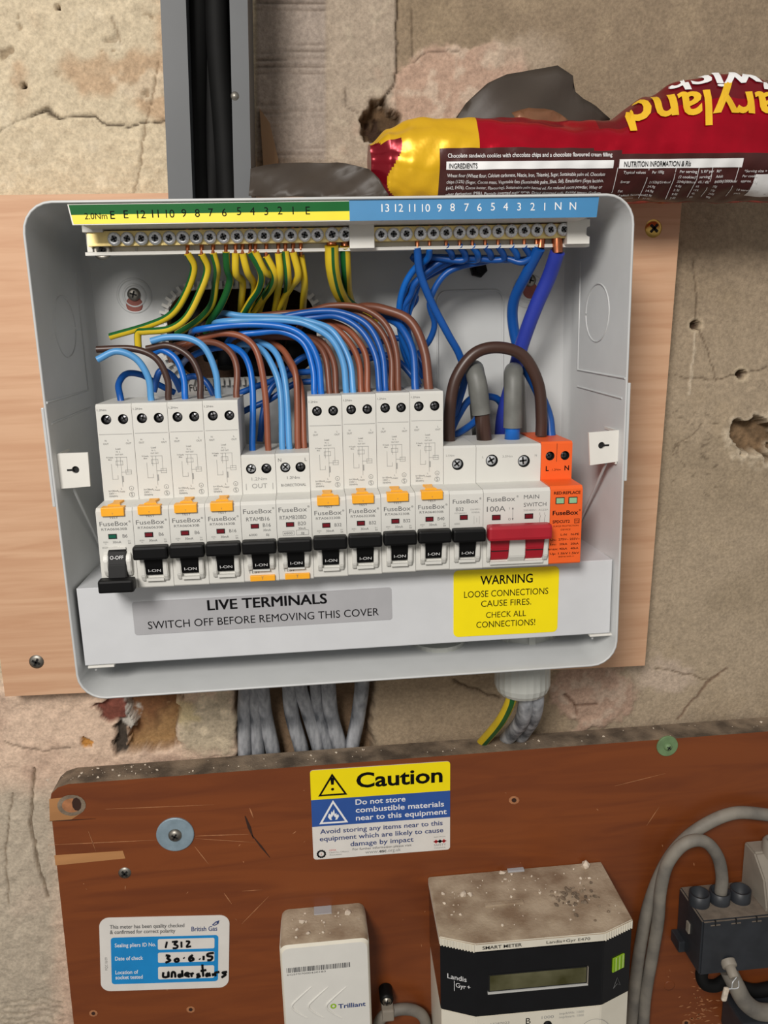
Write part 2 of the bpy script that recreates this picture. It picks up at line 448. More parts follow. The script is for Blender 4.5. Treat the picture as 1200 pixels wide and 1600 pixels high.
    K = blob(925, 1090, 62, 52); mix(K, pink); mix(K * sstep(.1, .4, n2) * .5, pale); dis -= K * (.0014 + .0012 * n2)
    K = blob(1030, 1055, 45, 28, .4); mix(K * .7, C((204, 184, 166)))
    # openings: broken brick holes and the chase behind the cables
    def hole(cx, cy, rx, ry, dep, c=dark, soft=.07, k=1):
        nonlocal dis
        w = blob(cx, cy, rx, ry, soft); dis = dis * (1 - w * k) + w * dep; mix(w, c); mix(w * sstep(.0, .5, n2) * .6, c * 1.7); mix(w * sstep(.1, .5, n3) * .5, c * .5)
    hole(592, 200, 28, 38, .009, C((92, 72, 52)), .16); hole(580, 208, 9, 14, .012, dark, .2)
    w = sstep(192, 198, jx) * (1 - sstep(268, 276, jx)) * sstep(1040, 1050, py) * (1 - sstep(1166, 1174, jy)); dis = dis * (1 - w) + w * .013; mix(w, C((122, 84, 56))); mix(w * sstep(1115, 1160, jy + .4 * (px - 230)), C((166, 132, 90))); mix(w * sstep(0, .5, n2) * .4, C((84, 56, 40)))
    hole(322, 1128, 46, 52, -.003, C((206, 190, 164)), .25); mix(blob(285, 1105, 20, 30, .3) * .7, C((220, 200, 150)))
    hole(182, 1150, 12, 32, .006, C((74, 66, 58))); hole(137, 1162, 8, 10, .001, C((186, 132, 66))); mix(blob(185, 1120, 14, 22, .2), C((196, 190, 180)))
    w = sstep(362, 376, wx) * (1 - sstep(575, 590, wx)) * sstep(985, 1005, py); dis = dis * (1 - w) + w * .015; mix(w, C((150, 124, 98)))
    hole(170, 1105, 24, 28, .003, C((126, 74, 62))); 
    hole(1186, 683, 34, 32, .013, C((120, 98, 74)), .14)
    w = blob(1186, 683, 44, 41, .2) * (1 - blob(1186, 683, 34, 32, .15)); mix(w, C((206, 190, 166))); dis -= w * .0006
    for cx, cy, r in ((1088, 508, 8), (1159, 585, 8), (90, 13, 4), (38, 134, 5)):
        K = 1 - sstep(.8, 1.15, np.hypot(px - cx, py - cy) / (r * 1.7)); mix(K * .6, C((206, 188, 160)))
        K = 1 - sstep(.8, 1.1, np.hypot(px - cx, (py - cy) * 1.15) / r); mix(K, dark); dis = dis * (1 - K) + K * .007
    hx0, hx1 = P(258, 500, .083)[0], P(497, 500, .083)[0]; hz1, hz0 = P(380, 448, .083)[2], P(380, 592, .083)[2]
    w = sstep(hx0 - .01, hx0, Xg) * (1 - sstep(hx1, hx1 + .01, Xg)) * sstep(hz0 - .01, hz0, Zg) * (1 - sstep(hz1, hz1 + .01, Zg))
    dis = dis * (1 - w) + w * .02; mix(w, C((70, 52, 40)))
    # cracks
    def crack(pts, wid, dep, c=C((70, 56, 42)), amt=.9):
        nonlocal dis
        d = np.full(px.shape, 1e9)
        qx = px + 2.5 * n2 + 1.5 * n3; qy = py + 3.5 * fbm(Xg, Zg, 150, 2, 7)
        for (ax, ay), (bx, by) in zip(pts[:-1], pts[1:]):
            t = np.clip(((qx - ax) * (bx - ax) + (qy - ay) * (by - ay)) / ((bx - ax) ** 2 + (by - ay) ** 2), 0, 1)
            d = np.minimum(d, np.hypot(qx - ax - t * (bx - ax), qy - ay - t * (by - ay)))
        k = np.clip(1 - d / wid, 0, 1); dis += k * dep; mix(np.clip(k * 1.6, 0, 1) * amt, c)
    crack([(52, 180), (72, 173), (93, 185)], 3.2, .004); crack([(0, 205), (25, 190), (52, 180)], 2, .001, amt=.5); crack([(93, 185), (150, 182), (165, 193), (200, 197), (232, 193), (258, 192)], 2.2, .002)
    crack([(248, 100), (238, 150), (228, 200), (222, 250), (210, 302)], 2.4, .0015, C((130, 108, 84)), .7); crack([(175, 30), (190, 70)], 2.5, .001, C((130, 108, 84)), .6)
    crack([(621, 0), (619, 60), (620, 110), (612, 140), (596, 160)], 2.4, .003); crack([(642, 15), (645, 90)], 2, .0008, amt=.6)
    crack([(645, 100), (662, 85), (700, 80), (720, 85)], 2, .001, amt=.6); crack([(540, 140), (538, 165), (560, 180)], 1.8, .001, amt=.5)
    crack([(1083, 400), (1087, 450), (1088, 500), (1105, 545), (1120, 592), (1160, 585), (1200, 572)], 1.6, .0006, C((98, 82, 64)), .7)
    crack([(1055, 585), (1080, 592), (1120, 592)], 1.6, .0006, C((98, 82, 64)), .7); crack([(1100, 660), (1080, 680), (1052, 700)], 1.6, .0006, C((98, 82, 64)), .6)
    crack([(1088, 520), (1082, 560), (1078, 600), (1076, 618)], 2.6, -.0006, C((214, 198, 174)), .8)
    for _ in range(26):
        a = random.uniform(1045, 1130); b = random.uniform(640, 770); t = random.uniform(-1, 1)
        crack([(a, b), (a + 9 * math.cos(t), b + 9 * math.sin(t))], 1.6, .0004, C((84, 70, 54)), .5)
    crack([(1020, 1045), (1060, 1050), (1105, 1062)], 1.8, .0008, C((104, 86, 66)), .7); crack([(1135, 1045), (1110, 1062), (1085, 1090), (1060, 1125)], 2.6, .0006, C((108, 80, 62)), .7)
    crack([(710, 1062), (735, 1075), (780, 1090)], 2.6, .002, C((92, 74, 56)), .8); crack([(882, 1085), (898, 1100), (930, 1098)], 2.6, .002, C((110, 80, 62)), .7); crack([(898, 1100), (902, 1115)], 2.4, .002, C((110, 80, 62)), .7)
    crack([(8, 1160), (60, 1172), (108, 1168)], 1.8, .001, amt=.6); crack([(55, 1200), (48, 1280), (60, 1350), (75, 1400)], 3, .003, C((110, 92, 72)), .8); crack([(20, 1240), (8, 1330), (15, 1410)], 2, .0012, C((120, 102, 82)), .7)
    for i in range(5): crack([(5, 1565 + i * 9), (70, 1560 + i * 9), (100, 1566 + i * 9)], 2, .0008, C((150, 136, 116)), .5)
    gr = sstep(1080, 1160, py) * sstep(560, 700, px); mix(gr * sstep(-.2, .4, n1) * .35, C((112, 96, 78)))
    dis += .0012 * fbm(Xg, Zg, 8, 2, 99) * (px > 620) + .00018 * n3
    col *= (1 + .10 * n3 + .08 * n2)[..., None]
    # mesh
    ny, nx = Xg.shape
    co = np.stack([Xg, YW + dis, Zg], -1).reshape(-1, 3)
    idx = np.arange(ny * nx).reshape(ny, nx)
    f = np.stack([idx[:-1, :-1], idx[:-1, 1:], idx[1:, 1:], idx[1:, :-1]], -1).reshape(-1, 4)
    me = bpy.data.meshes.new('wall_back')
    me.vertices.add(len(co)); me.vertices.foreach_set('co', co.ravel().astype(np.float32))
    me.loops.add(f.size); me.loops.foreach_set('vertex_index', f.ravel().astype(np.int32))
    me.polygons.add(len(f)); me.polygons.foreach_set('loop_start', (np.arange(len(f)) * 4).astype(np.int32))
    me.update(calc_edges=True); me.validate()
    me.polygons.foreach_set('use_smooth', np.ones(len(me.polygons), bool))
    ca = me.color_attributes.new('plaster', 'FLOAT_COLOR', 'POINT')
    ca.data.foreach_set('color', np.concatenate([np.clip(col, 0, 1), np.ones(col.shape[:2] + (1,))], -1).ravel().astype(np.float32))
    m = bpy.data.materials.new('old_plaster'); m.use_nodes = True; t = m.node_tree; b = t.nodes['Principled BSDF']
    b.inputs['Roughness'].default_value = .88; b.inputs['Specular IOR Level'].default_value = .25
    a = t.nodes.new('ShaderNodeAttribute'); a.attribute_name = 'plaster'
    g = t.nodes.new('ShaderNodeTexCoord'); n = t.nodes.new('ShaderNodeTexNoise'); n.inputs['Scale'].default_value = 480; n.inputs['Detail'].default_value = 7; n.inputs['Roughness'].default_value = .68
    t.links.new(g.outputs['Object'], n.inputs['Vector'])
    r = t.nodes.new('ShaderNodeMapRange'); r.inputs['From Min'].default_value = .3; r.inputs['From Max'].default_value = .7; r.inputs['To Min'].default_value = .74; r.inputs['To Max'].default_value = 1.2
    t.links.new(n.outputs[0], r.inputs[0])
    mx = t.nodes.new('ShaderNodeVectorMath'); mx.operation = 'SCALE'
    t.links.new(a.outputs['Color'], mx.inputs[0]); t.links.new(r.outputs[0], mx.inputs['Scale']); t.links.new(mx.outputs[0], b.inputs['Base Color'])
    bp = t.nodes.new('ShaderNodeBump'); bp.inputs['Strength'].default_value = .7; bp.inputs['Distance'].default_value = .0010
    t.links.new(n.outputs[0], bp.inputs['Height']); t.links.new(bp.outputs[0], b.inputs['Normal'])
    me.materials.append(m)
    o = bpy.data.objects.new('wall_back', me); COL.objects.link(o); o['kind'] = 'structure'
    return (hx0, hx1, hz0, hz1)
HOLE = build_wall()

# ================================================================== wooden boards
def wood(name, base, dark, sx_, rough, coat=0, warp=.6, bump=.1, sc=90, blot=0.0, blotc=(0, 0, 0)):
    m = bpy.data.materials.new(name); m.use_nodes = True; t = m.node_tree; b = t.nodes['Principled BSDF']
    b.inputs['Roughness'].default_value = rough; b.inputs['Coat Weight'].default_value = coat; b.inputs['Coat Roughness'].default_value = .3
    g = t.nodes.new('ShaderNodeTexCoord'); mp = t.nodes.new('ShaderNodeMapping'); mp.inputs['Scale'].default_value = (sx_, 1, 1)
    t.links.new(g.outputs['Object'], mp.inputs[0])
    n = t.nodes.new('ShaderNodeTexNoise'); n.inputs['Scale'].default_value = sc; n.inputs['Detail'].default_value = 6; n.inputs['Distortion'].default_value = warp
    t.links.new(mp.outputs[0], n.inputs['Vector'])
    r = t.nodes.new('ShaderNodeValToRGB'); r.color_ramp.elements[0].position = .33; r.color_ramp.elements[0].color = lin(dark); r.color_ramp.elements[1].position = .62; r.color_ramp.elements[1].color = lin(base)
    t.links.new(n.outputs[0], r.inputs[0]); out = r.outputs[0]
    if blot:
        n2 = t.nodes.new('ShaderNodeTexNoise'); n2.inputs['Scale'].default_value = 14; n2.inputs['Detail'].default_value = 5
        t.links.new(mp.outputs[0], n2.inputs['Vector'])
        mr = t.nodes.new('ShaderNodeMapRange'); mr.inputs['From Min'].default_value = .5; mr.inputs['From Max'].default_value = .75; mr.inputs['To Max'].default_value = blot
        t.links.new(n2.outputs[0], mr.inputs[0])
        mx = t.nodes.new('ShaderNodeMix'); mx.data_type = 'RGBA'; mx.inputs[7].default_value = lin(blotc)
        t.links.new(mr.outputs[0], mx.inputs[0]); t.links.new(out, mx.inputs[6]); out = mx.outputs[2]
    t.links.new(out, b.inputs['Base Color'])
    bp = t.nodes.new('ShaderNodeBump'); bp.inputs['Strength'].default_value = bump; bp.inputs['Distance'].default_value = .0005
    t.links.new(n.outputs[0], bp.inputs['Height']); t.links.new(bp.outputs[0], b.inputs['Normal'])
    M[name] = m
wood('plywood', (214, 172, 138), (200, 154, 120), .06, .6, sc=190, blot=.3, blotc=(204, 152, 114), bump=.06)
wood('ply_edge', (206, 166, 110), (170, 128, 80), .5, .8)
wood('varnished', (130, 67, 28), (113, 56, 24), .12, .42, .2, 1.2, sc=70, blot=.45, blotc=(98, 46, 24))

YP = 0.0872   # plywood front
def build_plywood():
    q = [P(4, 1060, YP), P(1007.5, 1040, YP), P(1062, 345, YP)]
    xl = q[0][0]; zb = P(60, 1085, YP)[2]; zbr = q[1][2]; zt = P(60, 304, YP)[2]
    outer = [(xl, zb), (q[1][0], zbr), (q[2][0] + .001, zt), (xl + .002, zt)]
    hx0, hx1, hz0, hz1 = HOLE
    ho = rrect(hx0, hx1, hz0, hz1, .02)
    mb = MB(); yb = YP + .0165
    mb.plate(outer, [ho], YP, 'plywood'); mb.plate(outer, [ho], yb, 'plywood')
    for lp in (outer, ho):
        mb.ring([[(a, YP, b) for a, b in lp], [(a, yb, b) for a, b in lp]], 'ply_edge')
    # a long and a short surface split near the right edge, as thin dark veins
    for a, b, c in ((1, 1, 1),):
        pass
    o = mb.build('plywood_board'); tag(o, 'pale plywood board fixed to the plaster behind the grey fuse box', 'board')
build_plywood()

YB = 0.080    # varnished board front
def build_backboard():
    mb = MB()
    tl = P(70, 1245, YB); zt = P(600, 1188, YB)[2]; xl = P(76, 1236, YB)[0]; xb = P(115, 1600, YB)[0]
    zb = -0.50; xl2 = xl - .002
    k = (xb - xl) / (P(115, 1600, YB)[2] - zt)
    pts = [(xl + k * (zb - zt), zb), (0.345, zb), (0.345, zt), (xl + .013, zt), (xl + .006, zt - .002), (xl + .0015, zt - .006), (xl, zt - .012)]
    yb = 0.1005
    bm = bmesh.new()
    a = [bm.verts.new((p[0], YB, p[1])) for p in pts]; b = [bm.verts.new((p[0], yb, p[1])) for p in pts]
    n = len(pts); mb2 = mb
    mb.add([v.co.copy() for v in a], [tuple(range(n))], 'varnished')
    mb.add([v.co.copy() for v in b], [tuple(reversed(range(n)))], 'varnished')
    for i in range(n):
        j = (i + 1) % n
        mb.add([a[i].co, b[i].co, b[j].co, a[j].co], [(0, 1, 2, 3)], 'dust' if 2 <= i <= 4 else 'varnished')
    bm.free()
    y = YB - .0002
    def quad(px, m, yy=y): 
        w = [P(u, v, YB) for u, v in px]; mb.add([(c[0], yy, c[2]) for c in w], [tuple(range(len(px)))], m)
    # torn veneer, scratches and scuffs in the varnish
    quad([(78, 1283), (112, 1280), (130, 1268), (108, 1245), (77, 1248)], 'bare_wood')
    quad([(87, 1352), (196, 1341), (192, 1329), (85, 1336)], 'bare_wood')
    def scr(x0, y0, x1, y1, wd, m='scratch'):
        L = math.hypot(x1 - x0, y1 - y0); nx, ny = -(y1 - y0) / L * wd, (x1 - x0) / L * wd
        quad([(x0 - nx * .3, y0 - ny * .3), (x0 + nx * .3, y0 + ny * .3), ((x0 + x1) / 2 + nx, (y0 + y1) / 2 + ny), (x1 + nx * .2, y1 + ny * .2), (x1 - nx * .2, y1 - ny * .2), ((x0 + x1) / 2 - nx, (y0 + y1) / 2 - ny)][::-1], m)
    scr(75, 1320, 250, 1312, .7); scr(305, 1306, 390, 1303, .8); scr(165, 1264, 335, 1257, .6); scr(383, 1275, 396, 1310, 2.6, 'dark_mark'); scr(394, 1305, 422, 1340, 1.6, 'dark_mark'); scr(138, 1298, 150, 1330, .6)
    scr(390, 1262, 396, 1278, 1.2); scr(304, 1322, 326, 1350, .8); scr(75, 1283, 150, 1279, .8, 'dark_mark'); scr(378, 1443, 420, 1400, .7); scr(305, 1310, 400, 1316, .5)
    scr(350, 1395, 362, 1412, .9); scr(378, 1392, 410, 1390, .5)
    scr(960, 1228, 1040, 1208, .6); scr(1010, 1290, 1030, 1260, .7)
    for _ in range(46):
        u = random.uniform(110, 1180); v = random.uniform(1215, 1590); t = random.uniform(0, 3.1); L = random.uniform(2, 7)
        scr(u, v, u + L * math.cos(t), v + L * math.sin(t), random.uniform(.4, .9))
    for _ in range(60):   # flecks of pale paint low on the right and along the top
        u, v = random.gauss(1090, 14), random.gauss(1575, 22); L = random.uniform(2, 9)
        scr(u, v, u + L, v + random.uniform(-3, 3), random.uniform(.5, 1.4))
    for u, v, r in ((146, 1583, 4), (298, 1577, 4), (803, 1250, 5), (1072, 1598, 4)):
        quad([(u + r * 1.7 * math.cos(t * .7), v + r * 1.3 * math.sin(t * .7)) for t in range(9)][::-1], 'scratch')
        quad([(u + r * .8 * math.cos(t * .7), v + r * .7 * math.sin(t * .7)) for t in range(9)][::-1], 'dark_mark', y - .0001)
    # worm-drilled hole at the top left corner
    c = P(112, 1258, YB)
    for r, m, dy in ((.0092, 'dust', .0003), (.0062, 'scratch', .0004)):
        mb.add([(c[0] + r * math.cos(t * .35), YB - dy, c[2] + r * .85 * math.sin(t * .35)) for t in range(18)], [tuple(range(18))], m)
    c2 = P(120, 1256, YB); mb.add([(c2[0] + .003 * math.cos(t * .7), YB - .0005, c2[2] + .005 * math.sin(t * .7)) for t in range(9)], [tuple(range(9))], 'dark_mark')
    # thin plug circle low at right
    c = P(1046, 1540, YB); mb.lathe((c[0], YB + .0001, c[2]), (0, -1, 0), [(.0042, 0), (.0042, .0003), (.0036, .0003)], 'varnished')
    o = mb.build('wooden_backboard'); tag(o, 'reddish brown varnished wooden meter board with scratches and a dusty top edge', 'board')
    return zt
ZLEDGE = build_backboard()
# loose grit on the ledge
def grit(name, label, spots, m):
    mb = MB()
    for (c, r) in spots:
        bm = bmesh.new(); bmesh.ops.create_icosphere(bm, subdivisions=1, radius=1)
        for v in bm.verts: v.co *= random.uniform(.6, 1.25)
        X = Matrix.Translation(c) @ Matrix.Rotation(random.uniform(0, 6), 4, 'Z') @ Matrix.Diagonal((r * random.uniform(.8, 1.6), r * random.uniform(.7, 1.2), r * random.uniform(.5, .9), 1))
        mb.bm(bm, m, X)
    o = mb.build(name); tag(o, label, 'debris', kind='stuff')
grit('ledge_grit', 'crumbs of plaster lying along the dusty top edge of the brown board',
     [((random.uniform(-.20, .33) if i % 3 else random.uniform(-.205, -.13), random.uniform(.0825, .097), ZLEDGE + .0004), random.choice((.0003, .0004, .0005, .0009))) for i in range(90)], 'crumb')

# ================================================================== the grey fuse box enclosure
def build_enclosure():
    root = empty('fuse_box_enclosure', (0, 0.0866, -0.1279))
    tag(root, 'open light grey metal fuse box enclosure mounted on the plywood board', 'fuse box')
    HX, HZ = .1506, .1279
    def loop(hx, hz, r, y, n=6): return [(a, y, b) for a, b in rrect(-hx, hx, -hz, hz, r, n)]
    mb = MB()
    mb.ring([loop(.1475, .1250, .012, .0864), loop(HX, HZ, .015, .0016), loop(HX - .0004, HZ - .0004, .0147, .0003), loop(HX - .0010, HZ - .0010, .014, 0),
             loop(HX - .0014, HZ - .0014, .0137, 0.0002), loop(HX - .0016, HZ - .0016, .0135, .0008), loop(.1446, .1222, .010, .0760), loop(.1436, .1212, .010, .0800), loop(.1410, .1185, .009, .0828)], 'grey_box', True)
    hx0, hx1, hz0, hz1 = HOLE
    inner = [(a, b) for a, b in rrect(-.1410, .1410, -.1185, .1185, .009, 6)]
    ho = rrect(hx0, hx1, hz0, hz1, .02)
    mb.plate(inner, [ho], .0828, 'grey_box')
    mb.ring([[(a, .0828, b) for a, b in ho], [(a, .0864, b) for a, b in ho]], 'grey_box')
    back = [(a, b) for a, b in rrect(-.1475, .1475, -.125, .125, .012, 6)]
    mb.plate(back, [ho], .0864, 'grey_box')
    # pressed ribs and knock-out marks in the side walls and the back
    def wallx(y, sgn): return sgn * (.1490 - (.1490 - .1446) * y / .076)
    for sg in (-1, 1):
        zt, zb = .0345 if sg < 0 else .037, -.0900
        mb.tube([(wallx(y, sg), y, z) for y, z in ((.066, .100), (.066, zt), (.001, zt - .0016))], .0007, 'grey_box', 6)
        mb.tube([(wallx(.066, sg), .066, zt - .01), (wallx(.004, sg), .004, zt - .0125)], .0006, 'grey_box', 6)
        mb.tube([(wallx(.04 + .016 * math.cos(t), sg), .04 + .016 * math.cos(t), .070 + .016 * math.sin(t)) for t in [i * .2 for i in range(32)]], .0005, 'grey_box', 6, cap=False)
        # thicker lip beside the cover lug
        mb.box(sg * .1510 - .0007, sg * .1510 + .0007, 0.0, .010, -.020, zt - .004, 'grey_box', ch=.0004)
    a, b = P(683, 455, .082), P(785, 700, .082)
    mb.tube([(x, .0826, z) for x, z in rrect(a[0], b[0], b[2], a[2], .006)] + [(b[0], .0826, b[2] + .006)], .0007, 'grey_box', 6, cap=False)
    for q in (P(210, 462, .0826), P(826, 455, .0826)):
        for r in (.0095, .0062):
            mb.lathe((q[0], .0828, q[2]), (0, -1, 0), [(r + .0008, 0), (r, .0008), (r - .0008, 0)], 'grey_box', 32, cap=False)
    mb.build('shell', root)
    # cover lugs: folded plates with a keyhole, each on a slim gusset
    for i, (tl, tr, br, bl, hole, tip) in enumerate((((84, 709), (137, 707), (141, 760), (92, 764), (118, 734), (137, 862)), ((920, 676), (968, 672), (967, 721), (922, 727), (940, 696), (930, 820)))):
        w = [P(*q, .0065) for q in (bl, br, tr, tl)]
        c = [(v[0], v[2]) for v in w]
        h = P(*hole, .0065); sg = -1 if i == 0 else 1
        kh = circ(h[0], h[2], .0019, 14, 0)
        m2 = MB(); m2.plate(c, [kh], .0065, 'white'); m2.plate(c, [kh], .0080, 'white')
        for lp in (c, kh): m2.ring([[(u, .0065, v) for u, v in lp], [(u, .0080, v) for u, v in lp]], 'white')
        m2.box(h[0] - (.0042 if i == 0 else -.0012), h[0] - (.0012 if i == 0 else -.0042), .0063, .0070, h[2] - .0005, h[2] + .0005, 'hole')
        m2.lathe((h[0], .0105, h[2]), (0, 1, 0), [(.0028, -.0025), (.0028, .001)], 'hole', 14)
        xo = sg * .1474; xi = c[0][0] if sg < 0 else c[1][0]
        zt, zb = max(v[1] for v in c), min(v[1] for v in c)
        m2.box(min(xo, xi + sg * -.0012), max(xo, xi + sg * -.0012), .0066, .0250, zt - .0014, zt, 'white')
        m2.box(min(xo, xi + sg * -.0012), max(xo, xi + sg * -.0012), .0066, .0250, zb, zb + .0014, 'white')
        lug = m2.build('cover_lug', root)
        t = P(*tip, .055); m3 = MB()
        m3.tube([(xo - sg * .004, .010, zb), (sg * min(abs(t[0]), .1442), .055, t[2])], .0008, 'grey_box', 8); m3.build('gusset', lug)
    # fixing screws through the back, with red-brown plugs showing in the keyholes
    for px, py, dx in ((209, 460, 0), (828, 438, 0)):
        q = P(px, py, .0820); k = P(px + 1, py + 16, .0826)
        m4 = MB(); m4.lathe((k[0], .0828, k[2]), (0, -1, 0), [(.0048, -.001), (.0048, .0003), (.0043, .0004)], 'red_plug', 18); pl = m4.build('wall_plug', root)
        m5 = MB(); m5.lathe((q[0], .0826, q[2]), (0, -1, 0), [(.0038, 0), (.0036, .0014), (.0022, .0020), (.0001, .0022)], 'dull_steel', 18)
        for t in (.3, .3 + math.pi / 2): m5.box(-.0020, .0020, -.0002, .0002, -.0004, .0004, 'hole', X=Matrix.Translation((q[0], .0802, q[2])) @ Matrix.Rotation(t, 4, 'Y'))
        m5.build('fixing_screw', root)
    q = P(748, 420, .0800); m6 = MB(); m6.lathe((q[0], .0828, q[2]), (0, -1, 0), [(.0052, 0), (.0052, .0045), (.0045, .0055)], 'black', 6, smooth=False); m6.lathe((q[0], .0773, q[2]), (0, -1, 0), [(.0026, 0), (.0026, .003)], 'black', 12); m6.build('black_bung', root)
    # pale printed label on the back wall, half hidden by the wires
    a = P(292, 622, .0822); b = P(345, 592, .0822); m7 = MB(); m7.box(a[0], b[0], .0820, .0826, a[2], b[2], 'sign_white'); m7.text('FuseBox', (a[0] + b[0]) / 2, a[2] + .004, .004, 'ink', .0818, w=(b[0] - a[0]) * .8); m7.build('maker_label', root)
    return root
build_enclosure()

def build_grommet():
    hx0, hx1, hz0, hz1 = HOLE
    pts = rrect(hx0, hx1, hz0, hz1, .02, 8); mb = MB(); acc = 0
    P3 = [Vector((a, 0, b)) for a, b in pts] + [Vector((pts[0][0], 0, pts[0][1]))]
    mb.ring([[(a, .0816, b) for a, b in rrect(hx0 - .0006, hx1 + .0006, hz0 - .0006, hz1 + .0006, .02, 8)], [(a, .0816, b) for a, b in rrect(hx0 + .0012, hx1 - .0012, hz0 + .0012, hz1 - .0012, .019, 8)]], 'white')
    for a, b in zip(P3[:-1], P3[1:]):
        d = b - a; L = d.length
        if L < 1e-6: continue
        u = d / L; nrm = Vector((-u.z, 0, u.x))
        n = max(1, int(round(L / .0032)))
        for k in range(n):
            c = a + u * (L * (k + .5) / n)
            X = Matrix(((u.x, 0, nrm.x, c.x), (0, 1, 0, 0), (u.z, 0, nrm.z, c.z), (0, 0, 0, 1)))
            mb.box(-.0009, .0009, .0795, .0822, -.0034, .0009, 'white', X=X)
    o = mb.build('grommet_strip'); tag(o, 'white castellated edging strip round the dark cable opening at the back of the fuse box', 'grommet')
build_grommet()

# ------------------------------------------------------------------ terminal bars along the top
def screw(parent, x, y, z, r=.0034, name='terminal_screw', m='steel', a=None):
    mb = MB(); a = random.uniform(0, 1.5) if a is None else a
    mb.lathe((x, y, z), (0, -1, 0), [(r * .8, 0), (r, .0004), (r, .0016), (r * .86, .0021), (r * .5, .0022), (r * .36, .0013), (.0001, .0011)], m, 18)
    for t in (a, a + math.pi / 2):
        mb.box(-r * .5, r * .5, -.00015, .0006, -r * .10, r * .10, 'hole', X=Matrix.Translation((x, y - .0021, z)) @ Matrix.Rotation(t, 4, 'Y'))
    if m == 'steel':
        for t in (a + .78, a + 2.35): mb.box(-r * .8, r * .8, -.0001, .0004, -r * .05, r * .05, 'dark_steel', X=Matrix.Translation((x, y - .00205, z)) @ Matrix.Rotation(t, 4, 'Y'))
    return mb.build(name, parent)
YBAR = .0215
def build_bars():
    zb0 = .1125
    # carrier
    mb = MB(); zt, zb = .1225, .1058
    xl, xr = P(134, 370, .028)[0], P(921, 360, .024)[0]
    mb.box(xl, xr, .0285, .0315, zb + .001, zt + .003, 'white')
    mb.box(xl, xr, .0300, .0815, zt + .0005, zt + .0025, 'white')       # arm back to the box wall
    mb.box(xl, xr, .0235, .0285, zb - .0012, zb + .0004, 'white')
    mb.box(xl + .0004, P(163, 360, .024)[0], .0200, .0285, P(150, 362, .022)[2] - .0005, zt + .002, 'white', ch=.0004)
    a, b = P(546, 370, .019)[0], P(585, 370, .019)[0]; mb.box(a, b, .0185, .0285, .1052, .1198, 'white', ch=.0005)
    for q in (163 + 48, 300, 420): 
        x = P(q, 370, .028)[0]; mb.box(x - .0006, x + .0006, .0280, .0290, zb, zt, 'grey_box')
    # right-hand end block with a round bite out of its edge
    a, b = P(886, 360, .019)[0], P(921, 360, .019)[0]; c, d = P(905, 381, .019)[2], P(905, 343, .019)[2]; mz = (c + d) / 2
    pts = [(a, c), (b, c), (b, mz - .0026)] + [(b + .0002 - .0026 * math.sin(t), mz - .0026 * math.cos(t)) for t in [.35 * i for i in range(1, 9)]] + [(b, mz + .0026), (b, d), (a, d)]
    mb.prism(pts, .0185, .0285, 'white')
    o = mb.build('terminal_carrier'); tag(o, 'long white plastic carrier behind the brass terminal bars at the top of the fuse box', 'bracket')
    q = P(158, 391, .023); s = screw(None, q[0], .0262, q[2], .0046, 'carrier_screw', 'dull_steel'); tag(s, 'domed steel screw at the left end of the white terminal carrier, under the earth bar', 'screw')
    # brass bars
    def bar(name, label, x0, x1, pxs, py0, py1, big=()):
        root = empty(name, ((x0 + x1) / 2, YBAR + .003, zb0 - .004)); tag(root, label, 'terminal bar')
        m = MB()
        rr = [(x0, zb0 - .0036)] + [(x1 - .0036 + .0036 * math.cos(t), zb0 + .0036 * math.sin(t)) for t in [-math.pi / 2 + math.pi * i / 10 for i in range(11)]]
        if name == 'earth_bar': rr += [(x0, zb0 + .0036)]
        else: rr = rr[1:] + [(x0 + .0036 + .0036 * math.cos(t), zb0 + .0036 * math.sin(t)) for t in [math.pi / 2 + math.pi * i / 10 for i in range(11)]]
        m.prism(rr, YBAR, YBAR + .0065, 'brass', ch=.0003)
        m.build('brass_bar', root)
        xs = []
        for i, px in enumerate(pxs):
            q = P(px, py0 + (py1 - py0) * i / (len(pxs) - 1), YBAR - .001); xs.append(q[0])
            screw(root, q[0], YBAR, q[2], .0036 if i in big else .0033)
        return xs
    ea = [178.6, 199, 221, 242.5, 264.5, 285.5, 306.5, 328, 349, 370.5, 391.5, 412.5, 433.5, 454.5, 476, 496, 519, 540]
    ne = [595.5, 615, 635, 657, 677, 697, 718, 738, 758, 778.5, 799, 819, 839, 860, 880.5]
    bar('earth_bar', 'brass earth terminal bar with eighteen screws under the green and yellow strip', P(136, 372, YBAR)[0], P(551, 367, YBAR)[0], ea, 373.5, 366, (16, 17))
    bar('neutral_bar', 'brass neutral terminal bar with fifteen screws under the blue strip', P(578, 367, YBAR)[0], P(893, 360, YBAR)[0], ne, 366.5, 358.5)
    # numbered strip
    YS = .0014
    tl, tr, br, bl = P(105, 319, YS), P(936, 308, YS), P(932, 342, YS), P(113, 349, YS)
    zt, zb = (tl[2] + tr[2]) / 2, (br[2] + bl[2]) / 2
    m = MB(); xm = P(546, 330, YS)[0]
    zmid = zt - (zt - zb) * .52
    m.prism([(bl[0], zb), (br[0], zb), (tr[0], zt), (tl[0], zt)], YS, YS + .0014, 'white')
    y = YS - .0001
    m.add([(bl[0] + .0006, y, zb + .0004), (xm, y, zb + .0004), (xm, y, zmid), (bl[0] + .0006 + (tl[0] - bl[0]) * .48, y, zmid)], [(0, 1, 2, 3)], 'strip_yellow')
    m.add([(bl[0] + .0006 + (tl[0] - bl[0]) * .48, y, zmid), (xm, y, zmid), (xm, y, zt - .0004), (tl[0] + .0006, y, zt - .0004)], [(0, 1, 2, 3)], 'strip_green')
    m.add([(xm, y, zb), (br[0], y, zb), (tr[0], y, zt), (xm, y, zt)], [(0, 1, 2, 3)], 'strip_blue')
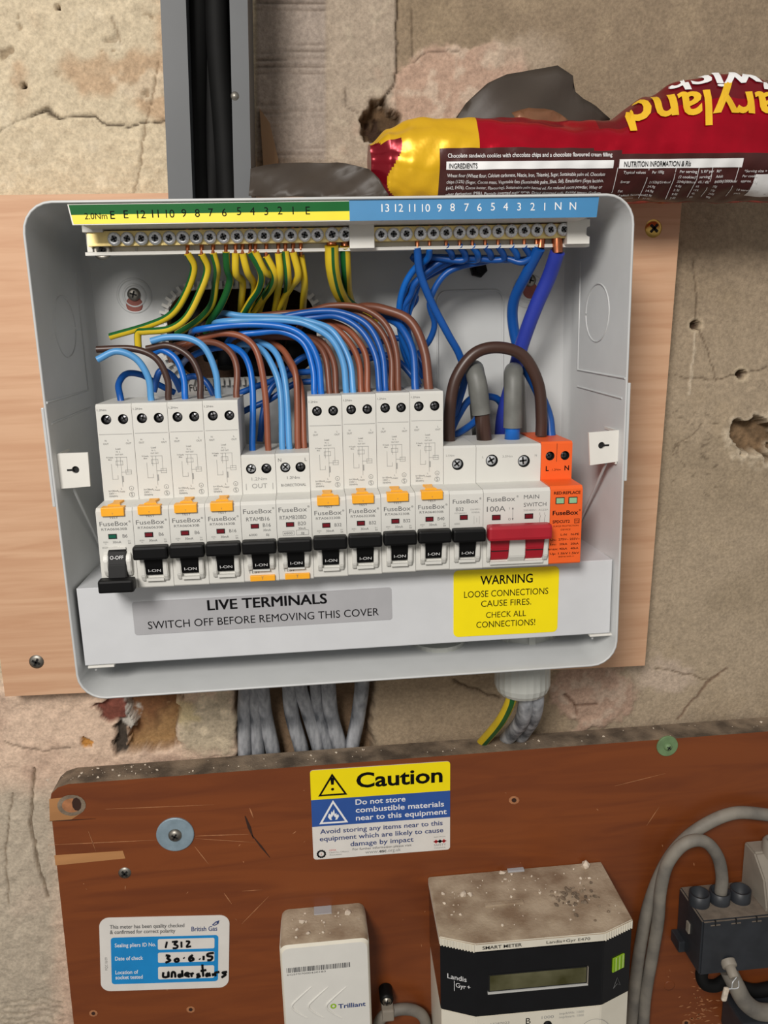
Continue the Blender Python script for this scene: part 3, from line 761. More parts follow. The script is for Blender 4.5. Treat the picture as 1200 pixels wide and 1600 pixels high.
    m.box(bl[0] + .004, br[0] - .004, YS + .0012, .0310, zb + .0002, zb + .0014, 'white')
    y = YS - .0002
    for s, px, py in (('E', 176, 338), ('E', 197, 337), ('12', 221, 337), ('11', 243, 336), ('10', 266, 336), ('9', 287.5, 335), ('8', 308.5, 335), ('7', 329.5, 334), ('6', 350.5, 334), ('5', 373.5, 332), ('4', 394.5, 332), ('3', 416, 332), ('2', 437.5, 331), ('1', 458, 331), ('E', 481, 331)):
        q = P(px, py, YS); m.text(s, q[0], q[2] - .0012, .0036, 'ink', y)
    q = P(150, 339, YS); m.text('2.0Nm', q[0], q[2] - .0010, .0028, 'ink', y, w=.0105)
    for s, px, py in (('13', 602, 325), ('12', 623.5, 325), ('11', 644, 325), ('10', 665.5, 325), ('9', 686.5, 325), ('8', 707, 324), ('7', 729, 324), ('6', 749, 324), ('5', 770, 323), ('4', 790, 323), ('3', 811, 323), ('2', 832, 323), ('1', 851, 323), ('N', 872, 322), ('N', 895, 322)):
        q = P(px, py, YS); m.text(s, q[0], q[2] - .0018, .0036, 'white_ink', y)
    o = m.build('terminal_number_strip'); tag(o, 'green, yellow and blue strip with printed terminal numbers along the top of the fuse box', 'label strip')
build_bars()

# ------------------------------------------------------------------ breakers on their rail
X0, YN, ZN = -.1284, -.0104, -.0624
LEAN = .0100
def cup(mb, cx, cz, r, y0, dep, m='hole', n=18):
    a = circ(cx, cz, r, n); mb.ring([[(u, y0, v) for u, v in a], [(u, y0 + dep, v) for u, v in a]], m, True)
    mb.add([(u, y0 + dep, v) for u, v in a], [tuple(range(n))], m)
YSH = .0190   # shoulder behind the nose
def device_body(mb, w, top, mtl, holes, nose_top=.0425):
    # profile in y,z : nose, ledge, shoulder, top, back
    prof = [(.0004, 0), (0, .0006), (0, nose_top - .0016), (.0016, nose_top), (YSH, nose_top + .0004), (YSH, top - .0012), (YSH + .0012, top), (.062, top), (.062, -.0015), (YSH, -.0015), (.004, 0)]
    mb.prismx(prof, 0, w, mtl, skip=(4,))
    mb.plate([(0, nose_top + .0004), (w, nose_top + .0004), (w, top - .0012), (0, top - .0012)], [circ(cx, cz, r) for cx, cz, r in holes], YSH, mtl)
    for cx, cz, r in holes: cup(mb, cx, cz, r, YSH, .0050)
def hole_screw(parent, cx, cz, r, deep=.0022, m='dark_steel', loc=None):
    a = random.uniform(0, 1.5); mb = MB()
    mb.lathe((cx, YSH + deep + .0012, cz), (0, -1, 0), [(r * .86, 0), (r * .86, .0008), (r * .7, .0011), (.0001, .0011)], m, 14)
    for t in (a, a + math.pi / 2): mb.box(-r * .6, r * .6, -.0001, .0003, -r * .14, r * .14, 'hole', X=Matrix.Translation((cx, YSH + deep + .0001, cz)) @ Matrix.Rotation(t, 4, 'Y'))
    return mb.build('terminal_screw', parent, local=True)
def toggle(root, on, red=False, w=.018, text=True):
    mb = MB(); m = 'red_toggle' if red else 'black'
    if red:
        mb.box(.0006, w - .0014, -.0108, -.0034, .0172, .0252, m, ch=.0016)
        for a, b in ((.0034, .0134), (.0222, .0322)):
            mb.prismx([(.0012, .0035), (-.0012, .0050), (-.0034, .0110), (-.0048, .0200), (.0012, .0215)], a, b, m, ch=.0005)
            mb.box(a + .0004, b - .0004, -.0033, -.0020, .0098, .0102, 'hole')
    elif on:
        mb.box(.0003, .0175, -.0098, -.0030, .0172, .0240, m, ch=.0012)
        mb.prismx([(.0012, .0065), (-.0016, .0072), (-.0034, .0115), (-.0052, .0200), (.0012, .0215)], .0046, .0134, m, ch=.0004)
        if text:
            mb.text('I-ON', .0092, .0089, .0016, 'white_ink', 0, w=.0062, X=Matrix.Translation((0, -.0029, 0)) @ Matrix.Rotation(-.4, 4, 'X') @ Matrix.Translation((0, 0, 0)) if False else Matrix(((1, 0, 0, 0), (0, 1, -.40, .00118), (0, 0, 1, 0), (0, 0, 0, 1))))
    else:
        mb.box(.0003, .0178, -.0108, -.0034, .0012, .0078, m, ch=.0012)
        mb.prismx([(.0012, .0215), (-.0016, .0208), (-.0038, .0140), (-.0060, .0060), (.0012, .0050)], .0046, .0134, m, ch=.0004)
        mb.text('O-OFF', .0090, .0168, .0017, 'white_ink', 0, w=.0066, X=Matrix(((1, 0, 0, 0), (0, 1, .33, -.00880), (0, 0, 1, 0), (0, 0, 0, 1))))
    return mb.build('toggle_lever', root, local=True)
def cheeks(mb, xs, z0, z1, m='device'):
    for a, b in xs:
        mb.prismx([(.0012, z0 - .0006), (-.0014, z0), (-.0030, z0 + .003), (-.0034, (z0 + z1) / 2 + .002), (-.0022, z1 - .002), (.0012, z1)], a, b, m, ch=.0004)
def test_button(root, x0, x1, z0, z1, top):
    mb = MB()
    mb.box(x0, x1, -.0016, .0040, z0, z1, 'amber', ch=.0003)
    if top:
        mb.prismz([(x0 + .0025, .003), (x1 - .0025, .003), (x1 - .004, .0085), (x1 - .003, .0150), (x0 + .003, .0150), (x0 + .004, .0085)], .0420, .0438, 'amber')
    mb.text('T', (x0 + x1) / 2, z0 + .0009, .0016 if not top else .0008, 'grey_ink', -.00168)
    o = mb.build('test_button', root, local=True); o['label'] = 'amber test button'; return o
def window(root, x0, x1, z0, z1, m, lab):
    mb = MB(); mb.box(x0, x1, -.00025, .001, z0, z1, 'hole'); mb.box(x0 + .0004, x1 - .0004, -.0004, .001, z0 + .0004, z1 - .0004, m)
    o = mb.build('indicator_window', root, local=True); o['label'] = lab
def circuit(mb, cx, z0, y):
    """the little wiring diagram printed on the tall breakers"""
    L = lambda a, b, c, d: mb.box(cx + min(a, c) - .00009, cx + max(a, c) + .00009, y, y + .00001, z0 + min(b, d) - .00009, z0 + max(b, d) + .00009, 'faint_ink')
    L(-.004, .009, -.004, .001); L(-.004, .001, -.0012, .001); L(-.0012, .001, -.0012, .003); L(-.002, .0125, .004, .0125); L(-.0016, .0085, .0018, .0085); L(-.0016, .0106, .0018, .0106); L(-.0016, .0085, -.0016, .0106); L(.0018, .0085, .0018, .0106)
    L(-.001, .0125, -.001, .0072); L(.0008, .0125, .0008, .0025); L(.004, .0125, .004, .0046); L(.0008, .0046, .0058, .0046); L(.0030, .0035, .0030, .0057); L(.0058, .0035, .0058, .0057); L(.0030, .0035, .0058, .0035); L(.0030, .0057, .0058, .0057); L(.0008, .0025, .0015, -.0005); L(.0008, -.0005, .0008, -.003)
    mb.text('Load', cx, z0 + .0165, .0009, 'grey_ink', y); mb.text('N  L', cx, z0 + .0150, .0008, 'grey_ink', y); mb.text('OUT OUT', cx + .0004, z0 + .0136, .0007, 'grey_ink', y, w=.004)
    mb.text('N-Supply', cx - .0045, z0 + .0122, .0007, 'grey_ink', y, w=.0034); mb.text('Blue', cx - .0045, z0 + .0110, .0007, 'grey_ink', y); mb.text('L', cx, z0 - .0045, .0009, 'grey_ink', y); mb.text('L-Supply', cx, z0 - .0059, .0007, 'grey_ink', y, w=.0034)
RX = (0, LEAN, 0)
def tall(k, label, group, model, amps, on=True, dz=0.0):
    root = empty('circuit_breaker', (X0 + .018 * k, YN, ZN + dz), RX); tag(root, label, 'circuit breaker', group)
    T = .0930; w = .0178
    hs = [(.0048, T - .0078, .0026), (.0133, T - .0078, .0026)]
    mb = MB(); device_body(mb, w, T, 'device', hs)
    y = YSH - .0001
    mb.text('1.2Nm', .0030, T - .0034, .0010, 'grey_ink', y, w=.0046)
    mb.box(.0006, w - .0006, YSH - .00008, YSH, T - .01555, T - .0154, 'grey_ink')
    for s, x, z in (('N', .0036, T - .0192), ('OUT', .0036, T - .0208), ('L', .0150, T - .0192), ('OUT', .0150, T - .0208)): mb.text(s, x, z, .0009, 'grey_ink', y)
    circuit(mb, .0094, T - .0400, y)
    for i, s in enumerate(('In=30mA', '230V ~', '50/60Hz')): mb.text(s, .0028, T - .0456 - i * .0014, .0009, 'grey_ink', y, align='L')
    def rg(cx, cz, r): mb.ring([[(u, y, v) for u, v in circ(cx, cz, r)], [(u, y, v) for u, v in circ(cx, cz, r - .00016)]], 'grey_ink')
    rg(.0145, T - .0474, .0014); mb.text('S', .0145, T - .0482, .0017, 'grey_ink', y); rg(.0145, T - .0440, .0012); mb.text('a', .0145, T - .0445, .0010, 'grey_ink', y)
    y = -.0001
    mb.text('TEST', .0086, .0372, .0010, 'grey_ink', y, w=.0044); mb.text('FuseBox', .0084, .0335, .0023, 'grey_ink', y, w=.0140); mb.text('®', .0163, .0350, .0010, 'grey_ink', y)
    mb.text(model, .0084, .0312, .0012, 'grey_ink', y, w=.0126); mb.text(amps, .0134, .0272, .0017, 'grey_ink', y); mb.text('30mA', .0092, .0244, .0012, 'grey_ink', y)
    mb.text('BSEN', .0036, .0248, .0007, 'faint_ink', y); mb.text('~', .0036, .0238, .001, 'grey_ink', y); mb.text('EN', .0152, .0250, .0007, 'faint_ink', y); mb.text('EA', .0154, .0238, .0008, 'grey_ink', y)
    if not on: mb.text('BSEN 61009-1', .0060, .0218, .0009, 'faint_ink', y, w=.0084)
    cheeks(mb, ((.0022, .0046), (.0134, .0158)), .0040 if on else .0075, .0205)
    mb.box(.0046, .0134, -.0022, .001, .0040, .0054, 'device') if on else mb.box(.0046, .0134, -.0012, .001, .0214, .0224, 'device')
    mb.build('body', root, local=True)
    toggle(root, on)
    test_button(root, .0030, .0142, .0388, .0432, True)
    window(root, .0052, .0094, .0268, .0293, 'red_window' if on else 'green_window', 'dark red indicator window' if on else 'dark green indicator window')
    for h in hs: hole_screw(root, *h)
    return root
def mini(k, label, group, model, amps, bidir):
    root = empty('circuit_breaker', (X0 + .018 * k, YN, ZN), RX); tag(root, label, 'circuit breaker', group)
    T = .0638; w = .0178
    hs = [(.0050, T - .0074, .0027), (.0130, T - .0074, .0027)]
    mb = MB(); device_body(mb, w, T, 'device', hs); y = YSH - .0001
    if bidir:
        mb.text('N', .0022, T - .0042, .0018, 'grey_ink', y); mb.text('L', .0160, T - .0042, .0018, 'grey_ink', y); mb.text('1.2Nm', .0090, T - .0136, .0014, 'grey_ink', y, w=.0066); mb.text('BI-DIRECTIONAL', .0090, T - .0176, .0014, 'grey_ink', y, w=.0132)
    else:
        mb.text('1.2Nm', .0090, T - .0136, .0016, 'faint_ink', y, w=.0080); mb.text('OUT', .0090, T - .0178, .0024, 'faint_ink', y, w=.0080); mb.text('|', .0020, T - .0178, .0026, 'faint_ink', y); mb.text('|', .0160, T - .0178, .0026, 'faint_ink', y)
    y = -.0001
    mb.text('FuseBox', .0084, .0364, .0024, 'grey_ink', y, w=.0145); mb.text('®', .0165, .0384, .0010, 'grey_ink', y); mb.text(model, .0084, .0325, .0020, 'grey_ink', y, w=.0136 if bidir else .0118)
    mb.text(amps, .0128, .0292, .0019, 'grey_ink', y); mb.text('30mA', .0128, .0270, .0011, 'grey_ink', y); mb.text('6000', .0056, .0246, .0011, 'grey_ink', y, w=.0042)
    def bx(a, b, c, d):
        for q in ((a, b, c, c + .00012), (a, b, d, d + .00012), (a, a + .00012, c, d), (b, b + .00012, c, d)): mb.box(q[0], q[1], -.00009, 0, q[2], q[3], 'grey_ink')
    mb.text('≈', .0130, .0240, .0022, 'grey_ink', y)
    if bidir: bx(.0028, .0086, .0240, .0262); bx(.0098, .0160, .0240, .0266)
    cheeks(mb, ((.0022, .0046), (.0134, .0158)), .0068, .0205); mb.box(.0046, .0134, -.0022, .001, .0062, .0070, 'device')
    mb.text('TEST', .0052, .0046, .0016, 'grey_ink', y, w=.0062)
    mb.build('body', root, local=True); toggle(root, True); test_button(root, .0030, .0158, .0006, .0036, False)
    window(root, .0046, .0088, .0286, .0310, 'red_window', 'dark red indicator window')
    for h in hs: hole_screw(root, *h, m='steel' if h[0] < .009 else 'dark_steel')
    return root
g = 'tall white breakers'
tall(0, 'tall white breaker switched off, green window, leftmost in the row', 'tall white breakers on the left', 'RTA060630B', 'B6', on=False)
tall(1, 'tall white B6 breaker directly right of the one switched off', 'tall white breakers on the left', 'RTA060630B', 'B6')
tall(2, 'tall white B6 breaker between another B6 and the tall B16 one', 'tall white breakers on the left', 'RTA060630B', 'B6')
tall(3, 'tall white B16 breaker beside the gap above the two short breakers', 'tall white breakers on the left', 'RTA061630B', 'B16')
mini(4, 'short white B16 breaker with its amber test button at the bottom', 'short breakers with bottom test buttons', 'RTAMB16', 'B16', False)
mini(5, 'short white B20 breaker printed BI-DIRECTIONAL, amber button at the bottom', 'short breakers with bottom test buttons', 'RTAMB20BD', 'B20', True)
tall(6, 'tall white B32 breaker next to the short BI-DIRECTIONAL one', 'tall white breakers on the right', 'RTA063230B', 'B32', dz=.0004)
tall(7, 'tall white B32 breaker in the middle of the three alike', 'tall white breakers on the right', 'RTA063230B', 'B32', dz=.0006)
tall(8, 'tall white B32 breaker directly left of the B40 one', 'tall white breakers on the right', 'RTA063230B', 'B32', dz=.0008)
tall(9, 'tall white B40 breaker, rightmost of the tall ones', 'tall white breakers on the right', 'RTA064030B', 'B40', dz=.0010)

def single():
    root = empty('circuit_breaker', (X0 + .018 * 10, YN, ZN + .0006), RX); tag(root, 'short white B32 breaker with one terminal screw, left of the red handled switch', 'circuit breaker')
    T = .0636; w = .0178; hs = [(.0078, T - .0100, .0032)]
    mb = MB(); device_body(mb, w, T, 'device', hs)
    mb.text('2.5Nm', .0036, T - .0056, .0010, 'faint_ink', YSH - .0001, w=.0046)
    y = -.0001; mb.text('FuseBox', .0084, .0360, .0022, 'grey_ink', y, w=.0135); mb.text('®', .0163, .0378, .0010, 'grey_ink', y); mb.text('B32', .0054, .0320, .0019, 'grey_ink', y); mb.text('MT060321', .0058, .0304, .0008, 'faint_ink', y, w=.0062); mb.text('230/400V~', .0138, .0322, .0008, 'faint_ink', y, w=.0056); mb.text('50/60Hz', .0138, .0306, .0008, 'faint_ink', y, w=.0044); mb.text('6000', .0040, .0246, .0010, 'faint_ink', y)
    for a, b, c, d in ((.0130, .01312, .0246, .029), (.0158, .01592, .0246, .029), (.0144, .01452, .0256, .028)): mb.box(a, b, -.00009, 0, c, d, 'faint_ink')
    cheeks(mb, ((.0022, .0046), (.0134, .0158)), .0044, .0205); mb.box(.0046, .0134, -.0022, .001, .0044, .0058, 'device')
    mb.build('body', root, local=True); toggle(root, True); window(root, .0054, .0096, .0272, .0298, 'red_window', 'dark red indicator window')
    hole_screw(root, *hs[0], deep=.0022, m='steel')
single()
def main_switch():
    root = empty('main_switch', (X0 + .018 * 11, YN, ZN + .0006), RX); tag(root, 'double width white main switch with a wide red handle', 'main switch')
    T = .0634; w = .0358; hs = [(.0086, T - .0086, .0034), (.0264, T - .0094, .0034)]
    mb = MB(); device_body(mb, w, T, 'device', hs); ys = YSH - .0001
    mb.text('L', .0036, T - .0070, .0012, 'faint_ink', ys); mb.text('3.5Nm', .0172, T - .0070, .0011, 'faint_ink', ys, w=.0056); mb.text('N', .0330, T - .0070, .0012, 'faint_ink', ys)
    y = -.0001; mb.text('FuseBox', .0094, .0362, .0024, 'grey_ink', y, w=.0150); mb.text('®', .0182, .0380, .0010, 'grey_ink', y); mb.text('MAIN', .0216, .0370, .0021, 'grey_ink', y, align='L', w=.0082); mb.text('SWITCH', .0216, .0328, .0021, 'grey_ink', y, align='L', w=.0122)
    mb.text('230/400V~ AC22A', .0282, .0304, .0009, 'faint_ink', y, w=.0134); mb.text('100A', .0068, .0308, .0028, 'grey_ink', y, w=.0100); mb.text('I', .0140, .0316, .0012, 'grey_ink', y); mb.text('O', .0140, .0258, .0012, 'grey_ink', y)
    mb.box(.0157, .01585, -.00009, 0, .0262, .0325, 'grey_ink'); mb.add([(.01525, y, .0317), (.0163, y, .0317), (.01578, y, .0328)], [(0, 1, 2)], 'grey_ink'); mb.add([(.01525, y, .0268), (.01578, y, .0257), (.0163, y, .0268)], [(0, 1, 2)], 'grey_ink')
    for x in (.0304, .0330): mb.box(x, x + .00012, -.00009, 0, .0240, .0262, 'grey_ink'); mb.box(x, x + .00012, -.00009, 0, .0278, .0294, 'grey_ink'); mb.text('/', x + .0003, .0262, .0016, 'grey_ink', y)
    cheeks(mb, ((.0016, .0034), (.0134, .0222), (.0322, .0346)), .0036, .0212); mb.box(.0034, .0322, -.0018, .001, .0022, .0036, 'device')
    mb.build('body', root, local=True); o = toggle(root, True, True, .0358); o['label'] = 'wide red handle'
    window(root, .0046, .0092, .0262, .0290, 'red_window', 'dark red indicator window'); window(root, .0222, .0268, .0262, .0290, 'red_window', 'dark red indicator window')
    for h in hs: hole_screw(root, *h, deep=.0016, m='steel')
main_switch()
def surge():
    root = empty('surge_protector', (X0 + .018 * 13, YN, ZN + .0008), RX); tag(root, 'orange surge protection device at the right end of the breaker row', 'surge protector')
    T = .0636; w = .0174; hs = [(.0050, T - .0078, .0025), (.0134, T - .0078, .0025)]
    mb = MB(); device_body(mb, w, T, 'orange', hs); ys = YSH - .0001
    mb.text('L', .0036, T - .0160, .0026, 'ink', ys, bold=.02); mb.text('N', .0146, T - .0160, .0026, 'ink', ys, bold=.02); mb.text('1.2Nm', .0088, T - .0160, .0011, 'ink', ys, w=.0048)
    mb.box(.0086, .0088, YSH - .0001, YSH, T - .011, T - .001, 'hole')
    y = -.0001
    mb.text('RED:REPLACE', .0090, .0382, .0015, 'ink', y, w=.0144, bold=.02); mb.text('FuseBox', .0084, .0270, .0023, 'ink', y, w=.0140, bold=.02); mb.text('®', .0162, .0288, .0010, 'ink', y)
    mb.text('SPDCUT2', .0062, .0226, .0015, 'ink', y, w=.0094, bold=.02); mb.text('T2', .0148, .0226, .0014, 'ink', y); mb.text('SURGE PROTECTION', .0088, .0205, .0008, 'ink', y, w=.0138); mb.text('DEVICE', .0088, .0185, .0008, 'ink', y, w=.0052)
    for i, r in enumerate((('', 'L-N', 'N-PE'), ('Uc:', '275V~', '255V~'), ('In:', '20kA', '20kA'), ('Imax:', '40kA', '40kA'), ('Up:', '1.5kV', '1.5kV'))):
        for s, x in zip(r, (.0022, .0078, .0140)): mb.text(s, x, .0156 - i * .0026, .0011, 'ink', y, w=.0011 * len(s) if s else None, bold=.01)
    mb.text('BSEN61643-11', .0096, .0036, .0007, 'ink', y, w=.0084)
    for q in ((.0134, .0162, .0222, .0224), (.0134, .0162, .0244, .0246), (.0134, .0136, .0222, .0246), (.0160, .0162, .0222, .0246)): mb.box(q[0], q[1], -.00009, 0, q[2], q[3], 'ink')
    mb.build('body', root, local=True)
    window(root, .0028, .0076, .0330, .0366, 'pale_green', 'pale green status window'); window(root, .0098, .0146, .0330, .0366, 'pale_green', 'pale green status window')
    for h in hs: hole_screw(root, *h)
surge()
def rail():
    mb = MB(); mb.box(-.138, .134, .0525, .0540, .0, .0, 'dull_steel')
    mb = MB(); mb.box(-.1385, .1345, .0520 - .0, .0534, -.056, -.024, 'dull_steel')
# ------------------------------------------------------------------ busbar cover with its two stickers
def build_cover():
    YC = .0062
    tl, tr, br, bl = P(118, 920, YC), P(955, 875, YC), P(955, 989, YC), P(134, 1040, YC)
    x0, x1 = (tl[0] + bl[0]) / 2, (tr[0] + br[0]) / 2; zt = (tl[2] + tr[2]) / 2; zb = (br[2] + bl[2]) / 2
    root = empty('busbar_cover', ((x0 + x1) / 2, YC, zb)); tag(root, 'long white metal cover across the bottom of the fuse box, carrying two stickers', 'cover')
    mb = MB()
    mb.prism([(x0, zb), (x1, zb), (x1, zt), (x0, zt)], YC, YC + .0012, 'cover', ch=.0004)
    mb.box(x0, x1, YC + .001, YC + .060, zt - .0012, zt - .0001, 'cover'); mb.box(x0 + .002, x1 - .002, YC + .001, YC + .050, zb + .0001, zb + .0012, 'cover')
    for px in (158, 940):
        c = P(px, 1040 if px < 500 else 990, YC)[0]; mb.box(c - .007, c + .007, YC - .0004, YC + .010, zb - .0016, zb - .0004, 'white', ch=.0003); mb.tube([(c - .004, YC + .004, zb - .001), (c - .004, YC + .004, zb - .0045)], .0007, 'grey_box', 8)
    mb.build('panel', root)
    c, w, h, a = frame((206, 940), (611, 918), (613, 967), (211, 993), YC)
    s = MB(); X = Matrix.Translation((c[0], YC, c[2])) @ Matrix.Rotation(a, 4, 'Y')
    s.prism(rrect(-w / 2, w / 2, -h / 2, h / 2, .0015), -.0003, .0002, 'sticker_grey', X=X)
    [s.text('LIVE TERMINALS', .002 + d, .0024 + e, .0056, 'ink', -.0004 - f, w=.0645, X=X) for d, e, f in ((-.0002, -.0001, 0), (.0002, -.0001, .00002), (-.0002, .0001, .00004), (.0002, .0001, .00006))]; s.text('SWITCH OFF BEFORE REMOVING THIS COVER', 0, -.0064, .0043, 'ink', -.0004, w=w * .895, X=X)
    o = s.build('terminal_warning_sticker', root); o['label'] = 'grey LIVE TERMINALS sticker'
    c, w, h, a = frame((708, 892), (873, 884), (871, 987), (709, 995), YC)
    s = MB(); X = Matrix.Translation((c[0], YC, c[2])) @ Matrix.Rotation(a, 4, 'Y')
    s.prism(rrect(-w / 2, w / 2, -h / 2, h / 2, .0028), -.0003, .0002, 'yellow', X=X)
    for t, z, hh, ww, b in (('WARNING', .0108, .0050, .0300, .015), ('LOOSE CONNECTIONS', .0035, .0037, .0482, 0), ('CAUSE FIRES.', -.0023, .0036, .0288, 0), ('CHECK ALL', -.0090, .0034, .0230, 0), ('CONNECTIONS!', -.0147, .0036, .0340, 0)): s.text(t, .0, z, hh, 'ink', -.0004, w=ww, bold=b, X=X)
    o = s.build('loose_connection_sticker', root); o['label'] = 'yellow WARNING sticker'
build_cover()

def build_gland():
    q = P(826, 1075, .037); zf = -.1268; GY = .052; zl = P(826, 1096, .037)[2]
    root = empty('cable_gland', (q[0], GY, zl)); tag(root, 'pale grey nylon cable gland through the underside of the fuse box', 'cable gland')
    mb = MB(); cx = q[0]
    def dome(r0, z0, prof, n=48, rib=.03):
        loops = []
        for r, dz in prof:
            loops.append([(cx + r * (1 + (rib if i % 2 else 0)) * math.cos(2 * math.pi * i / n), GY + r * (1 + (rib if i % 2 else 0)) * math.sin(2 * math.pi * i / n), z0 + dz) for i in range(n)])
        mb.ring(loops, 'gland', False)
    dome(0, zf, [(.0215, -.0002), (.0215, -.0080), (.0180, -.0088)], 6, 0)
    dome(0, zf, [(.0172, -.0086), (.0174, zl - zf + .006), (.0164, zl - zf + .0025), (.0146, zl - zf), (.0122, zl - zf), (.0120, -.0100)], 48, .02)
    mb.build('dome_nut', root)
    m2 = MB(); zi = -.1255
    for r0, r1, z in ((.0125, .0190, zi + .005),): pass
    m2.ring([[(cx + r * math.cos(2 * math.pi * i / 40), GY + r * math.sin(2 * math.pi * i / 40), z) for i in range(40)] for r, z in ((.0200, zi), (.0200, zi + .0052), (.0186, zi + .006), (.0128, zi + .006), (.0128, zi))], 'gland')
    for t in range(8):
        m2.box(.0188, .0216, -.0020, .0020, zi, zi + .0056, 'gland', X=Matrix.Translation((cx, GY, 0)) @ Matrix.Rotation(t * math.pi / 4, 4, 'Z'))
    m2.build('lock_nut', root)
    m3 = MB(); q = P(684, 1002, .045); c2 = q[0]
    m3.ring([[(c2 + r * math.cos(2 * math.pi * i / 32), .044 + r * math.sin(2 * math.pi * i / 32), z) for i in range(32)] for r, z in ((.0165, zi + .0003), (.0165, zi + .0036), (.0001, zi + .0036))], 'gland')
    o = m3.build('blanking_plug'); tag(o, 'round pale grey blanking plug on the floor of the fuse box, under the white cover', 'plug')
build_gland()

# ================================================================== wires
def ends(p, q, L): 
    d = np.array(p) - np.array(q); return np.array(p) + d / np.linalg.norm(d) * L
def wire(label, m, r, spots, Y0, Y1, group, into=None, cat='wire', bare=None, bare_end=None, stripe=False, n=12, Ys=None, name='wire', hint=None):
    """spots: where the wire runs in the photograph, first the clamped end; its depth goes from Y0 to Y1"""
    k = len(spots)
    pts = []
    for i, s in enumerate(spots):
        Y = Ys[i] if Ys else Y0 + (Y1 - Y0) * i / (k - 1)
        pts.append(P(s[0], s[1], Y))
    pts = spline(pts, 8)
    if into is not None:     # run straight down into the top of the breaker
        p = pts[0]; pts = [np.array([p[0] + .0002, p[1], into - .0015])] + [q for q in pts if q[2] > into + .001]
    mb = MB()
    if stripe: mb.tube(pts, r, 'w_yellow', n, m2='w_green', segs=stripe, hint=hint)
    else: mb.tube(pts, r, m, n, hint=hint)
    o = mb.build(name); tag(o, label, cat, group)
    for b, e in ((bare, 0), (bare_end, -1)):
        if b:
            c = MB(); q = [P(u, v, y) for u, v, y in b]; c.tube(spline(q, 5), r * (.55 if r < .0025 else .72), 'copper', 8); c.build('copper_core', o)['label'] = 'bare copper end'
    return o

ZT, ZM = -.0624 + .0930, -.0624 + .0638     # tops of tall and short breakers
GE = 'thin green-yellow earth wires'
S1, S2, S3 = (1, 2, 3), (10, 11, 0), (4, 5, 6)
def earth(t, label, spots, Y1, st, Y0=.0235):
    x, y = spots[0]; k = len(spots)
    Ys = [Y0, Y0 + .004] + [Y0 + .004 + (Y1 - Y0 - .004) * (i - 1) / (k - 2) for i in range(2, k)]
    wire(label, None, .0019, spots, 0, 0, GE, stripe=st, Ys=Ys, bare=[(x - 1, y - 50, YBAR + .003), (x, y - 22, YBAR + .004), (x, y - 6, YBAR + .003), (x, y + 2, Y0)])
earth(9, 'earth wire below screw 9, bending to the far left above the breakers', [(293, 396), (303, 420), (289, 461), (268, 491), (233, 508), (172, 526)], .040, (2, 3, 4))
earth(8, 'earth wire below screw 8, hooked down at its end above the left breakers', [(315, 397), (324, 421), (312, 457), (291, 496), (264, 514), (228, 518), (216, 521), (216, 544)], .036, (2, 3, 4))
earth(7, 'earth wire below screw 7 running down behind the light blue loops', [(333, 395), (339, 419), (337, 440), (331, 475), (310, 500), (276, 522)], .058, (1, 2, 3))
earth(6, 'earth wire below screw 6, showing mostly green at its top', [(353, 393), (355, 419), (359, 440), (346, 475), (329, 501), (322, 520)], .056, (0, 1, 2, 3, 4, 11))
earth(5, 'left one of two earth wires below screw 5', [(368, 395), (369, 428), (379, 440), (377, 470), (376, 492)], .064, (3, 4, 5))
earth(5, 'right one of two earth wires below screw 5', [(379, 396), (387, 426), (397, 444), (394, 468), (391, 495)], .066, (3, 4))
earth(4, 'left one of two earth wires below screw 4', [(391, 394), (408, 426), (405, 450), (392, 470), (379, 492)], .054, (0, 1, 2))
earth(4, 'right one of two earth wires below screw 4, bowed to the right', [(399, 394), (414, 424), (428, 434), (417, 456), (396, 488)], .056, (4, 5))
earth(3, 'earth wire below screw 3 curving under its neighbours', [(416, 400), (430, 430), (424, 450), (410, 470), (402, 495)], .064, (2, 3, 4))
earth(2, 'left one of two earth wires below screw 2', [(435, 396), (438, 430), (434, 455), (429, 488)], .062, (3, 4, 5))
earth(2, 'right one of two earth wires below screw 2', [(446, 392), (450, 431), (448, 455), (440, 488)], .062, (1, 2, 3))
earth(1, 'earth wire below screw 1, hooked forward at the bar', [(458, 394), (466, 430), (456, 446), (446, 462), (436, 482)], .058, (4, 5, 6))
earth(0, 'rightmost of the thin earth wires, hanging straight behind the others', [(470, 398), (476, 440), (474, 470), (473, 490)], .066, (5,), .030)
GB = 'thick green-yellow earth cables'
wire('thick bright green-yellow earth cable at the right end of the earth bar', None, .0037, [(518, 384), (520, 421), (529, 455), (546, 478), (585, 500)], 0, 0, GB, stripe=(9, 10, 11, 0), Ys=[.0235, .028, .040, .056, .070], bare=[(518, 352, .026), (518, 384, .0238)], cat='wire', n=14)
wire('darker earth cable half hidden behind the thick bright one', None, .0028, [(539, 385), (541, 425), (544, 461), (556, 500)], 0, 0, GB, stripe=(1, 2, 3), Ys=[.0255, .034, .055, .072], bare=[(539, 351, .026), (539, 385, .0255)], n=14)

GW = 'wires arching into the tops of the breakers'
R = .00178
def dw(label, m, spots, Y0, Y1, top=ZT, r=R):
    k = len(spots); Ys = [Y0 + (Y1 - Y0) * i / (k - 1) for i in range(k)]; x, y = spots[-1]
    if 'free tip' not in label and 262 < x < 492 and 450 < y < 585: spots = spots + [(max(264, x - 12), min(588, y + 8)), (max(266, x - 20), min(590, y + 22))]; Ys += [Y1 + (.080 - Y1) * .55, .090]
    wire(label, m, r, spots, 0, 0, GW, into=top, Ys=Ys)
